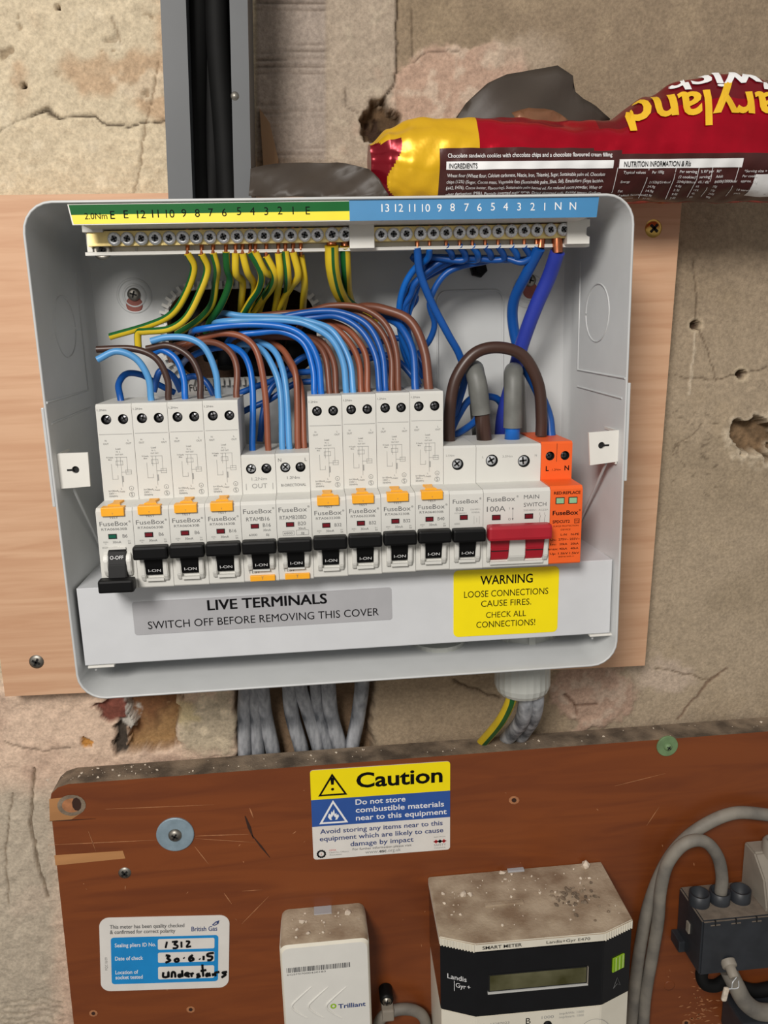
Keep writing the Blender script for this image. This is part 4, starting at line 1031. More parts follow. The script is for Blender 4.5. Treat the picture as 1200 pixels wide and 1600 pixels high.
# left group
dw('deep blue wire into the switched-off leftmost breaker', 'w_dark', [(188.5, 623), (185.5, 600), (198, 584), (222, 586), (246, 600), (290, 622)], .030, .066)
dw('light blue wire with its free tip at far left, into the second breaker', 'w_light', [(236, 623), (232, 591), (213, 561), (182, 549), (152, 562)], .024, .022)
dw('dark brown wire with its free tip at far left, into the second breaker', 'w_dkbrown', [(263, 623), (262, 594), (244, 560), (207, 545), (151, 546)], .024, .026)
dw('blue wire into the left terminal of the third breaker from the left', 'w_blue', [(289, 622), (287, 591), (275, 561), (253, 547), (236, 554)], .026, .034)
dw('dark brown wire into the right terminal of the third breaker from the left', 'w_dkbrown', [(313, 623), (312, 588), (296, 557), (264, 540), (229, 545)], .025, .032)
dw('light blue wire arching into the tall B16 breaker on the left', 'w_light', [(341, 620), (337, 582), (321, 545), (296, 529), (262, 527), (236, 533)], .026, .030)
dw('brown wire into the right terminal of the tall B16 breaker on the left', 'w_brown', [(369, 620), (370, 575), (358, 548), (333, 535), (300, 536), (272, 541)], .026, .046)
# the two short breakers
dw('bright blue wire into the left terminal of the short B16 breaker', 'w_blue', [(394, 705), (395, 612), (386, 563), (364, 543), (330, 545), (300, 556)], .026, .054, ZM)
dw('red-brown wire with a long straight drop into the short B16 breaker', 'w_tan', [(419, 703), (415, 622), (404, 557), (385, 530), (352, 521), (315, 529), (285, 545)], .024, .044, ZM)
dw('left one of two light blue wires into the BI-DIRECTIONAL breaker', 'w_light', [(441, 702), (438, 612), (423, 566), (404, 543), (380, 538)], .026, .050, ZM)
dw('right one of two light blue wires into the BI-DIRECTIONAL breaker', 'w_light', [(452, 702), (447.6, 612), (438, 566), (423, 543), (400, 534)], .026, .050, ZM)
dw('left one of two brown wires into the BI-DIRECTIONAL breaker', 'w_tan', [(465, 700), (463, 594), (451, 560), (435, 541), (408, 530)], .027, .054, ZM)
dw('right one of two brown wires into the BI-DIRECTIONAL breaker', 'w_tan', [(475, 700), (471, 612), (460, 582), (446, 560)], .028, .052, ZM)
# right group
dw('left one of two blue wires into the first tall B32 breaker', 'w_blue', [(491, 616), (489, 576), (474, 536), (440, 518), (400, 520), (370, 524)], .024, .040)
dw('right one of two blue wires into the first tall B32 breaker', 'w_blue', [(502, 616), (497, 565), (478, 529), (443, 511), (380, 507), (310, 515)], .024, .036)
dw('left one of two brown wires into the first tall B32 breaker', 'w_brown', [(515, 614), (509, 561), (492, 536), (460, 527), (420, 527), (385, 534)], .026, .054)
dw('right one of two brown wires into the first tall B32 breaker', 'w_brown', [(525, 614), (522, 569), (507, 539), (485, 527), (440, 524), (395, 522)], .026, .054)
dw('left one of two light blue wires into the middle tall B32 breaker', 'w_light', [(541, 614), (536, 566), (517, 529), (480, 507), (450, 501), (415, 500), (345, 503)], .023, .036)
dw('right one of two light blue wires into the middle tall B32 breaker', 'w_light', [(552, 614), (546, 564), (522, 520), (490, 504), (440, 496), (380, 494), (350, 490)], .024, .052)
dw('left one of two brown wires into the middle tall B32 breaker', 'w_tan', [(564, 612), (561, 568), (546, 535), (517, 509), (480, 503)], .026, .050)
dw('right one of two brown wires into the middle tall B32 breaker', 'w_tan', [(574, 612), (572, 557), (553, 524), (531, 508), (495, 498)], .026, .050)
dw('left one of two blue wires into the tall B32 breaker beside B40', 'w_dark', [(593, 610), (587, 557), (564, 516), (528, 495), (490, 496), (430, 503)], .023, .046)
dw('right one of two blue wires into the tall B32 breaker beside B40', 'w_dark', [(602, 610), (597, 553), (575, 509), (535, 489), (491, 487), (430, 497), (395, 503)], .024, .048)
dw('left one of two brown wires into the tall B32 breaker beside B40', 'w_brown', [(612, 610), (611, 557), (594, 516), (561, 491), (520, 486)], .025, .048)
dw('right one of two brown wires into the tall B32 breaker beside B40', 'w_brown', [(622, 610), (619, 549), (601, 505), (564, 481), (517, 478), (480, 487), (420, 492), (330, 505)], .025, .052)
dw('blue wire into the left terminal of the tall B40 breaker', 'w_dark', [(649, 609), (645, 549), (627, 512), (608, 498), (585, 492)], .026, .056, r=.0022)
dw('thick brown wire into the right terminal of the tall B40 breaker', 'w_brown', [(670, 608), (663, 549), (641, 502), (601, 484), (570, 480), (545, 488)], .025, .050, r=.0026)
# neutral bar: drooping bundle sweeping left and down behind the breakers
GN = 'deep blue wires from the neutral bar into the bundle'
neu = [(671, 10), (697, 9), (718, 8), (738, 7), (758, 6), (778, 5), (799, 4), (819, 3)]
ords = {10: 'tenth', 9: 'ninth', 8: 'eighth', 7: 'seventh', 6: 'sixth', 5: 'fifth', 4: 'fourth', 3: 'third'}
for j, (x, t) in enumerate(neu):
    e = j / 7.0
    if j == 0: sp = [(671, 388), (668, 404), (648, 420), (632, 446), (624, 480), (626, 520), (640, 560), (655, 600)]
    else: sp = [(x, 384), (x + 9, 398 + e * 3), (x + 3 - 8 * e, 408 - e * 2), (x - 45 - 45 * e, 400 + 6 * e), (668 - 3 * j, 418 + 4 * j), (638 + 2 * (j % 4) * 2, 446 + 3 * j), (624 + 5 * (j % 4), 488), (628 + 7 * (j % 3), 535), (646 + 8 * (j % 3), 590)]
    k = len(sp); Ys = [.0245, .030] + [.036 + (.058 - .036) * (i / (k - 3)) + .004 * math.sin(j * 2.1) for i in range(k - 2)]
    wire('deep blue wire below neutral screw ' + str(t) + ', drooping left into the bundle', 'w_dark' if j % 3 else 'w_blue', R, sp, 0, 0, GN, Ys=Ys, bare=[(x, 343, .0250), (x, 384, .0248)])
wire('blue wire below neutral screw 11 slanting down behind the dark brown arch', 'w_dark', .0021, [(652, 387), (656, 425), (674, 472), (700, 522), (718, 555), (726, 590), (716, 630), (706, 660)], .0245, .050, 'single neutral wires', bare=[(652, 350, .0255), (652, 387, .0245)])
wire('deep blue wire below neutral screw 2, looped short beneath its bar', 'w_dark', R, [(838, 384), (832, 400), (815, 410), (790, 404), (760, 408), (700, 425), (672, 470), (679, 505), (672, 530), (656, 552), (642, 585)], .0245, .056, 'single neutral wires', bare=[(838, 346, .0255), (838, 384, .0245)])
GF = 'deep blue fly leads behind the breakers'
wire('deep blue lead looping up behind the third breaker from the left', 'w_dark', R, [(240, 612), (250, 580), (270, 588), (283, 612)], .040, .040, GF)
wire('deep blue lead behind the tall B16 breaker on the left', 'w_dark', R, [(280, 596), (302, 588), (322, 597), (336, 622)], .050, .044, GF)
wire('deep blue lead rising between the left group and the short breakers', 'w_dark', R, [(406, 690), (412, 640), (425, 605), (455, 585), (492, 580)], .048, .058, GF)
wire('deep blue lead crossing behind the BI-DIRECTIONAL wires', 'w_dark', R, [(366, 618), (400, 604), (430, 592), (470, 560), (500, 548)], .050, .062, GF)
wire('deep blue lead low behind the short breakers', 'w_dark', R, [(364, 652), (386, 640), (420, 625), (460, 600), (486, 596)], .056, .056, GF)
wire('deep blue lead looping beside the grey-sleeved brown tail', 'w_dark', .0021, [(700, 686), (716, 650), (738, 622), (775, 622), (790, 646)], .044, .064, GF)
wire('deep blue lead under the dark brown arch near its left foot', 'w_dark', .0021, [(706, 682), (724, 672), (742, 658), (752, 640)], .046, .060, GF)
for j, (a, b) in enumerate((((600, 560), (575, 548)), ((640, 580), (610, 556)), ((655, 560), (628, 530)))):
    wire(('left', 'middle', 'right')[j] + ' one of three deep blue leads crossing behind the right-hand brown arches', 'w_dark', R, [(a[0] + 14, 606), (a[0] + 6, a[1] + 10), (b[0], b[1]), (b[0] - 40, b[1] + 6)], .044, .062, GF)
# supply side
GT = 'thick blue tails from the neutral bar'
wire('deep blue tail below neutral screw 1 running down into the orange surge protector', 'w_dark', .0031, [(860, 688), (856, 650), (838, 605), (815, 560), (802, 510), (803, 470), (824, 425), (843, 388)], 0, 0, GT, Ys=[.036, .041, .047, .053, .053, .047, .034, .0245], into=ZM, bare=[(849, 346, .0262), (844, 388, .0245)], n=14)
wire('thickest navy blue tail with frayed copper at the right end of the neutral bar', 'w_navy', .0041, [(871, 394), (858, 432), (836, 482), (815, 540), (799, 600), (786, 650), (782, 700)], .0245, .066, GT, bare=[(867, 346, .0262), (870, 372, .0245), (871, 395, .0245)], n=16)
wire('dark brown arch from the single B32 breaker over to the surge protector', 'w_dkbrown', .0033, [(702, 692), (703, 640), (713, 590), (742, 552), (781, 543), (818, 557), (841, 600), (846, 650), (845, 690)], .030, .030, 'supply tails', into=ZM, n=16)
def tail(label, core, pts, cpts):
    o = wire(label, 'w_grey', .0053, pts, 0, 0, 'supply tails', Ys=[.030, .030, .034, .048, .062, .068, .070], n=18)
    c = MB(); q = spline([P(u, v, .030) for u, v in cpts], 6); q.insert(0, np.array([q[0][0], q[0][1], ZM - .001])); c.tube(q, .0043, core, 16); k = c.build('inner_core', o); k['label'] = 'dark brown core below the cut sheath' if core != 'w_blue' else 'blue core below the cut sheath'
tail('left grey-sheathed supply tail, brown core, curving down into the main switch', 'w_dkbrown', [(752, 647), (747, 605), (742, 582), (742, 578), (744, 592), (748, 640), (752, 690)], [(757, 690), (753, 645)])
tail('right grey-sheathed supply tail, blue core, curving down into the main switch', 'w_blue', [(801, 668), (802, 620), (802, 586), (803, 581), (806, 592), (808, 640), (810, 690)], [(800, 690), (801, 664)])
# dark sheathed cables arriving through the back opening
GC = 'dark sheathed cables in the back opening'
for j, (a, b) in enumerate((((300, 480), (330, 560)), ((345, 478), (352, 575)), ((398, 485), (400, 580)), ((440, 480), (430, 570)), ((470, 490), (455, 565)))):
    wire(('leftmost', 'second from left', 'middle', 'second from right', 'rightmost')[j] + ' dark sheathed cable in the opening behind the wires', 'black_cable', .0045, [a, ((a[0] + b[0]) / 2, (a[1] + b[1]) / 2 - 8), b], .094, .076, GC)

# ================================================================== above the box: trunking and biscuit packet
def build_trunking():
    z0 = .1286; z1 = .40; lean = -.004 / .093
    ya, yb = .040, .0855
    a = P(263, 308, ya); b = P(301, 308, ya); c = P(366, 308, ya); d = P(411, 308, ya)
    x0, x1, x2, x3 = a[0], b[0], c[0], P(393, 308, ya)[0]
    xr = P(411, 308, ya)[0]
    root = empty('cable_trunking', ((x0 + x3) / 2, (ya + yb) / 2, z0)); tag(root, 'tall grey metal cable trunking standing on top of the fuse box, open down its middle', 'trunking')
    def sh(z): return (z - .135) * .042
    def strip(mb, xa, xb, y0, y1, m):
        vs = []
        for z in (z0, z1):
            s = sh(z); vs += [(xa + s, y0, z), (xb + s, y0, z), (xb + s, y1, z), (xa + s, y1, z)]
        mb.add(vs, [(0, 3, 2, 1), (4, 5, 6, 7), (0, 1, 5, 4), (1, 2, 6, 5), (2, 3, 7, 6), (3, 0, 4, 7)], m)
    mb = MB()
    strip(mb, x0, x1, ya, ya + .0016, 'trunk_grey'); strip(mb, x0, x0 + .0016, ya + .0016, yb, 'trunk_grey'); strip(mb, x1 - .0016, x1, ya + .0016, ya + .012, 'trunk_grey')
    strip(mb, x2, x3, ya, ya + .0016, 'trunk_grey'); strip(mb, x2, x2 + .0016, ya + .0016, ya + .012, 'trunk_grey'); strip(mb, x3 - .0016, x3, ya + .0016, yb, 'trunk_grey')
    mb.build('channel', root)
    m2 = MB(); strip(m2, x0 + .0016, x3 - .0016, yb - .002, yb, 'trunk_dark'); m2.build('back_lining', root)  # near-black back sheet, shade inside the trunking put into its colour
    # stud and pressed dimple on the right face
    q = P(367, 150, ya); m3 = MB(); m3.lathe((q[0], ya, q[2]), (0, -1, 0), [(.0022, 0), (.0016, .0008), (.0001, .001)], 'dull_steel', 12); m3.build('rivet', root)
    for j, px in enumerate((312, 330, 350)):
        p = P(px, 300, .058); m4 = MB(); m4.tube(spline([(p[0] + sh(z) + .002 * math.sin(z * 30 + j * 2), .060 + .004 * (j % 2), z) for z in (z0 + .0005, .17, .22, .27, .33, .395)], 6), .0062, 'black_cable', 14)
        o = m4.build('trunk_cable'); tag(o, ('left', 'middle', 'right')[j] + ' black cable inside the shadow of the grey trunking', 'cable', 'black cables in the trunking')
build_trunking()
def timber():  # added wedge standing in for a dark recess at the wall edge
    mb = MB(); q = [P(*s, YW - .004) for s in ((406, 172), (422, 195), (435, 250), (433, 262), (412, 262))]
    mb.prism([(v[0], v[2]) for v in q][::-1], YW - .008, YW + .004, 'timber'); o = mb.build('timber_splinter'); tag(o, 'narrow strip of raw timber in the plaster at the right side of the grey trunking', 'wood')
timber()

CY, CZ, PR = .0445, .1507, .0215
def interp(x, tab):
    if x <= tab[0][0]: return tab[0][1]
    for (a, b), (c, d) in zip(tab[:-1], tab[1:]):
        if x <= c:
            t = (x - a) / (c - a); t = t * t * (3 - 2 * t); return b + (d - b) * t
    return tab[-1][1]
TOPT = [(.0195, .016), (.030, .0200), (.05, .0222), (.085, .0225), (.130, .0200), (.150, .0210), (.172, .0330), (.190, .0400), (.210, .0440), (.228, .0430), (.245, .0390), (.262, .033)]
SCT = [(.0195, .60), (.030, .84), (.042, .98), (.052, 1.0), (.255, 1.0), (.268, .8)]
def packet_pt(x, th, out=0.0):
    k = interp(x, SCT); s = math.sin(th); c = math.cos(th)
    rt = interp(x, TOPT) if s > 0 else PR
    w = .00035 * math.sin(x * 210 + 4 * th) + .0002 * math.sin(x * 480 - 7 * th) + .0004 * math.sin(x * 70 + 9 * th)
    if x < .055: w += .0022 * (.055 - x) / .035 * (abs(math.sin(3.5 * th + x * 60 + .6)) - .5)
    ry = (PR + w + out) * k; rz = (rt + w + out) * k
    return Vector((x, CY - ry * c, CZ + rz * s))
def x_at(px, py=260, Y=.026): return P(px, py, Y)[0]
def th_at(py, px=850):
    # latitude whose front point shows at that height of the photograph
    best = None
    for i in range(-300, 301):
        th = i * .005; q = packet_pt(x_at(px, py), th)
        d = (np.array(q) - CAM) @ RC; y = 800 - FPX * d[1] / -d[2]
        if best is None or abs(y - py) < best[0]: best = (abs(y - py), th)
    return best[1]
def build_packet():
    xt, xe = .0195, .268
    root = empty('biscuit_packet', (.14, CY, CZ - PR)); tag(root, 'torn open red and yellow foil biscuit packet lying on top of the fuse box', 'biscuit packet')
    xy0 = x_at(612); xy1 = x_at(748, 215); xp = x_at(686, 265)
    tp = th_at(231); tb = th_at(318, 1100) ; ty = math.radians(150)
    xs = sorted(set([xt + (xe - xt) * i / 230 for i in range(231)] + [xt + .0003 * i for i in range(70)] + [xy0, xy1, xp])); xs = [v for i, v in enumerate(xs) if i == 0 or v - xs[i - 1] > 1e-5]
    ths = sorted(set([-math.pi + 2 * math.pi * i / 72 for i in range(73)] + [tp, tb]))
    mb = MB()
    grid = [[packet_pt(x, t) for t in ths] for x in xs]
    vs = [p for r in grid for p in r]; n = len(ths); by = {}
    for i in range(len(xs) - 1):
        for j in range(n - 1):
            x = (xs[i] + xs[i + 1]) / 2; t = (ths[j] + ths[j + 1]) / 2
            edge = (.0315 if -1.4 < t < .55 else .0215) + .004 * math.sin(t * 3.1 + .5)
            if x < edge: m = 'foil_dkred' if t < .75 else 'foil_yellow'
            elif x > xp and tb < t < tp - (.16 if x > .16 else max(0, (x - .13) / .03) * .16): m = 'foil_brown'
            elif x < xy1 and t > -1.9: m = 'foil_yellow'
            elif t > tp + .55 and x > .14: m = 'foil_dkred'
            else: m = 'foil_red'
            by.setdefault(m, []).append((i * n + j, i * n + j + 1, (i + 1) * n + j + 1, (i + 1) * n + j))
    for m, f in by.items(): mb.add(vs, [tuple(reversed(q)) for q in f], m, True)
    mb.add(grid[0], [tuple(range(n))], 'foil_dkred'); mb.add(grid[-1], [tuple(reversed(range(n)))], 'foil_red')
    def wrap(t, x, v0, h, m, w=None, align='L', bold=0.0, flip=False, zlat=None):
        """lettering laid round the packet; v0 = distance below the top edge of the brown panel"""
        g, fs = glyphs(t, bold)
        a0 = min(q[0] for q in g); a1 = max(q[0] for q in g); k = h / CAPH; kx = k if w is None else w / (a1 - a0)
        off = {'L': a0, 'C': (a0 + a1) / 2, 'R': a1}[align]
        out = []
        for a, b in g:
            u = (a - off) * kx; v = b * k
            out.append(packet_pt(x + u, tp - (v0 - v) / PR, .0008))
        mb.add(out, [tuple(q) for q in fs], m)
    def bar(xa, xb, va, vb, m, out=.0004, n=120):
        L = []
        for i in range(n + 1):
            x = xa + (xb - xa) * i / n; L.append([packet_pt(x, tp - (va + (vb - va) * j / 3) / PR, out) for j in range(4)])
        mb.ring(L, m, True, closed=False)
    w = 'white_ink'
    xi = x_at(696, 245)
    wrap('Chocolate sandwich cookies with chocolate chips and a chocolate flavoured cream filling', x_at(698, 238), .0046, .0019, w, w=x_at(953, 243) - x_at(698, 238), bold=.006)
    bar(xi, x_at(956, 250), .0064, .0102, w); wrap('INGREDIENTS', x_at(700, 250), .0095, .0022, 'ink', w=x_at(744, 250) - x_at(700, 250), bold=.01)
    rows = ('Wheat flour (Wheat flour, Calcium carbonate, Niacin, Iron, Thiamin), Sugar, Sustainable palm oil, Chocolate', 'chips (12%) (Sugar, Cocoa mass, Vegetable fats (Sustainable palm, Shea, Sal), Emulsifiers (Soya lecithin,', 'E442, E476), Cocoa butter, Flavouring), Sustainable palm kernel oil, Fat reduced cocoa powder, Whey or',
            'whey derivatives (Milk), Partially inverted sugar syrup, Dried skimmed milk, Raising agents (Sodium', 'bicarbonate, Ammonium bicarbonate, Disodium diphosphate), Salt, Emulsifier (Soya lecithin), Flavouring')
    for i, r in enumerate(rows): wrap(r, x_at(698, 265), .0138 + i * .0033, .0017, w, w=x_at(944, 270) - x_at(698, 265))
    xa, xb = x_at(965, 250), x_at(1156, 255)
    bar(xa, xb, .0060, .0104, w); wrap('NUTRITION INFORMATION & RIs', x_at(972, 250), .0095, .0024, 'ink', w=x_at(1076, 250) - x_at(972, 250), bold=.01)
    for px in (962, 1010, 1053, 1088, 1110, 1150):
        x = x_at(px, 280); bar(x, x + .0003, .0100, .0285, w, n=1)
    cols = ((972, ('Typical values', '', 'Energy', '', 'Fat', 'of which Saturates', 'Carbohydrate')), (1016, ('Per 100g', '', '2152kJ/514kcal', '24.9g', '14.9g', '62.9g', '37.3g')), (1060, ('Per serving', '(2 cookies)*', '334kJ/80kcal', '4.0g', '2.3g', '9.8g', '5.8g')), (1092, ('% RI* per', 'serving*', '4% / 4%', '6%', '12%', '4%', '6%')), (1118, ('RI*', 'Adult', '8400kJ/2000kcal', '70g', '20g', '260g', '90g')), (1160, ('*Serving size =', 'Per cookie', 'approx. 15g', '', '10 servings per', 'pack', '')))
    for px, rs in cols:
        for i, r in enumerate(rs):
            if r: wrap(r, x_at(px, 270), .0128 + i * .0026, .0013, w, w=min(.0165 if px > 1100 or px == 972 else .0118, .00085 * len(r)))
    # white end panel curving in at the lower right
    for i in range(1): bar(x_at(1178, 300), x_at(1178, 300) + .03, .014, .0285, w, n=10)
    # big upside-down lettering on the bulging upper side
    def upside(t, xr, zb, h, m, wd, bold, arch=0.0):
        g, fs = glyphs(t, bold); bm = bmesh.new()
        vv = [bm.verts.new((a, b, 0)) for a, b in g]
        for f in fs:
            try: bm.faces.new([vv[i] for i in f])
            except ValueError: pass
        bmesh.ops.triangulate(bm, faces=bm.faces[:])
        for _ in range(2): bmesh.ops.subdivide_edges(bm, edges=[e for e in bm.edges if e.calc_length() > .09], cuts=1, use_grid_fill=True)
        bmesh.ops.triangulate(bm, faces=bm.faces[:])
        a0 = min(v.co.x for v in bm.verts); a1 = max(v.co.x for v in bm.verts); k = h / CAPH; kx = wd / (a1 - a0)
        bm.verts.index_update(); ok = {}; out = []
        for v in bm.verts:
            x = xr - (v.co.x - a0) * kx; z = zb - v.co.y * k + arch * ((v.co.x - a0) / (a1 - a0) - .5) ** 2
            s_ = (z - CZ) / (interp(x, TOPT) * interp(x, SCT)); good = abs(s_) < .985
            ok[v.index] = good; out.append(packet_pt(x, math.asin(max(-.985, min(.985, s_))), .0008))
        mb.add(out, [tuple(v.index for v in f.verts) for f in bm.faces if all(ok[v.index] for v in f.verts)], m, False); bm.free()
    upside('Maryland', .258, .1818, .0165, 'gold_ink', .102, .022, -.012)
    upside("S'wich", .248, .1932, .0085, 'white_ink', .068, .024, -.008)
    mb.build('wrapper', root)
    # torn foil standing up behind, and the dark lining curling out at the left
    def sheet(name, outline, Yb, bulge, m, lab, back=0.0, par=None):
        pts = [P(u, v, Yb) for u, v in outline]; bm = bmesh.new()
        vs = [bm.verts.new((p[0], 0, p[2])) for p in pts]
        f = bm.faces.new(vs); bmesh.ops.triangulate(bm, faces=[f])
        for _ in range(4): bmesh.ops.subdivide_edges(bm, edges=[e for e in bm.edges if e.calc_length() > .006], cuts=1, use_grid_fill=False); bmesh.ops.triangulate(bm, faces=bm.faces[:])
        x0 = min(p[0] for p in pts); x1 = max(p[0] for p in pts); z0 = min(p[2] for p in pts); z1 = max(p[2] for p in pts)
        for v in bm.verts:
            u = (v.co.x - x0) / (x1 - x0); t = (v.co.z - z0) / (z1 - z0)
            v.co.y = Yb + bulge * (4 * (u - .5) ** 2) + back * t + .0014 * math.sin(9 * u + 4 * t) + .0009 * math.sin(17 * u - 8 * t)
        bmesh.ops.recalc_face_normals(bm, faces=bm.faces[:])
        s = MB(); s.bm(bm, m, smooth=True); o = s.build(name, par or root); o['label'] = lab
        md = o.modifiers.new('thickness', 'SOLIDIFY'); md.thickness = .0003
        return o
    o = sheet('torn_flap', [(706, 205), (716, 180), (735, 152), (768, 122), (800, 106), (842, 97), (882, 91), (893, 100), (906, 108), (904, 122), (910, 134), (922, 146), (942, 158), (968, 176), (955, 190), (935, 205), (920, 218), (900, 214), (870, 208), (800, 204)], .044, .010, 'foil_grey', 'dark grey torn foil flap', .012)
    o2 = sheet('printed_window', [(783, 196), (788, 182), (803, 172), (830, 165), (855, 166), (880, 174), (896, 186), (905, 204), (870, 205), (820, 202)], .0415, .008, 'foil_bronze', 'brown printed patch on the torn flap', .004, o)
    sheet('dark_lining', [(390, 308), (391, 262), (402, 258), (430, 251), (480, 247), (528, 248), (560, 256), (577, 262), (592, 280), (606, 308)], .030, -.006, 'foil_grey', 'dark foil lining curling out of the open end', .010)
build_packet()

# ================================================================== below the box: cables to the meter board
GB2 = 'dusty dark grey cables below the fuse box'
ZB = -.1279
cab = [('leftmost dusty grey cable hanging below the fuse box', (384, 1060), (382, 1110), (383, 1185), .0050), ('second dusty grey cable from the left below the fuse box', (398, 1064), (400, 1120), (404, 1185), .0046),
       ('third dusty grey cable from the left, crossing over the second', (408, 1060), (414, 1115), (428, 1182), .0052), ('dusty grey cable left of the middle below the fuse box', (452, 1060), (456, 1115), (473, 1180), .0052),
       ('dusty grey cable in the middle, splaying right below the fuse box', (466, 1058), (482, 1115), (500, 1180), .0050), ('thin dark cable between the two splayed grey ones', (492, 1060), (497, 1110), (514, 1180), .0040),
       ('second dusty grey cable from the right below the fuse box', (512, 1055), (517, 1115), (534, 1180), .0054), ('rightmost dusty grey cable below the fuse box, slanting left', (566, 1055), (560, 1115), (549, 1178), .0052)]
for i, (lb, a, b, c, r) in enumerate(cab):
    p0 = P(a[0], a[1], .100); pts = [np.array([p0[0], .100, ZB + .01])] + [P(*a, .100), P(*b, .108), P(*c, .1075)]
    e = pts[-1]; pts.append(e + np.array([0, .0, -.03]))
    mb = MB(); mb.tube(spline(pts, 8), r, 'dusty_cable', 14); o = mb.build('sheathed_cable'); tag(o, lb, 'cable', GB2)
for lb, m, r, sp, st in (('green-yellow earth cable leaving the grey cable gland downwards', None, .0036, [(800, 1080), (797, 1098), (781, 1128), (752, 1162), (735, 1180)], (0, 1, 11)),
                         ('left dark grey supply cable leaving the cable gland', 'dusty_cable', .0052, [(822, 1080), (822, 1100), (814, 1128), (792, 1155), (778, 1180)], None),
                         ('right dark grey supply cable leaving the cable gland', 'dusty_cable', .0048, [(838, 1080), (838, 1100), (832, 1124), (812, 1154), (798, 1180)], None)):
    mb = MB(); pts = spline([P(*s, y) for s, y in zip(sp, (.046, .050, .066, .0965, .1055))], 8)
    if st: mb.tube(pts, r, 'w_yellow', 14, m2='w_green', segs=st)
    else: mb.tube(pts, r, m, 14)
    o = mb.build('supply_cable'); tag(o, lb, 'cable', 'cables from the gland')

# screws
def wall_screw(px, py, Y, r, m, label, a=.4, cat='screw', dome=.0014):
    q = P(px, py, Y); mb = MB()
    mb.lathe((q[0], Y + .0003, q[2]), (0, -1, 0), [(r, 0), (r * .97, .0004), (r * .6, dome * .8), (.0001, dome)], m, 20)
    for t in (a, a + math.pi / 2): mb.box(-r * .55, r * .55, -.0003, .0012, -r * .13, r * .13, 'hole', X=Matrix.Translation((q[0], Y - dome * .9, q[2])) @ Matrix.Rotation(t, 4, 'Y'))
    o = mb.build('screw'); tag(o, label, cat); return o
wall_screw(1021, 357, YP, .0056, 'gold_screw', 'shiny yellow cross-head screw at the top right of the plywood board', .75)
wall_screw(57, 1034, YP, .0048, 'dull_steel', 'dull cross-head screw at the bottom left of the plywood board', .5)
def washer_screw(px, py, r, m, label, steel='dull_steel', hr=.0046):
    q = P(px, py, YB); root = empty('washered_screw', (q[0], YB, q[2])); tag(root, label, 'screw')
    mb = MB(); mb.lathe((q[0], YB + .0001, q[2]), (0, -1, 0), [(r, 0), (r, .0010), (r * .96, .0014), (hr * .9, .0014)], m, 40, smooth=False); mb.build('washer', root)
    mb = MB(); mb.lathe((q[0], YB - .0012, q[2]), (0, -1, 0), [(hr, 0), (hr * .9, .0014), (hr * .5, .0024), (.0001, .0026)], steel, 20)
    for t in (.6, .6 + math.pi / 2): mb.box(-hr * .5, hr * .5, -.0003, .0008, -hr * .12, hr * .12, 'hole', X=Matrix.Translation((q[0], YB - .0036, q[2])) @ Matrix.Rotation(t, 4, 'Y'))
    mb.build('screw_head', root)
washer_screw(274, 1303, .0126, 'washer', 'screw with a large blue-grey washer at the top left of the brown board')
washer_screw(1042, 1165, .0077, 'green_washer', 'screw with a small green washer at the top right of the brown board', 'green_washer', .0030)
o = wall_screw(195, 1364, YB, .0044, 'dull_steel', 'slotted screw sunk in the brown board below the large washer', .9)

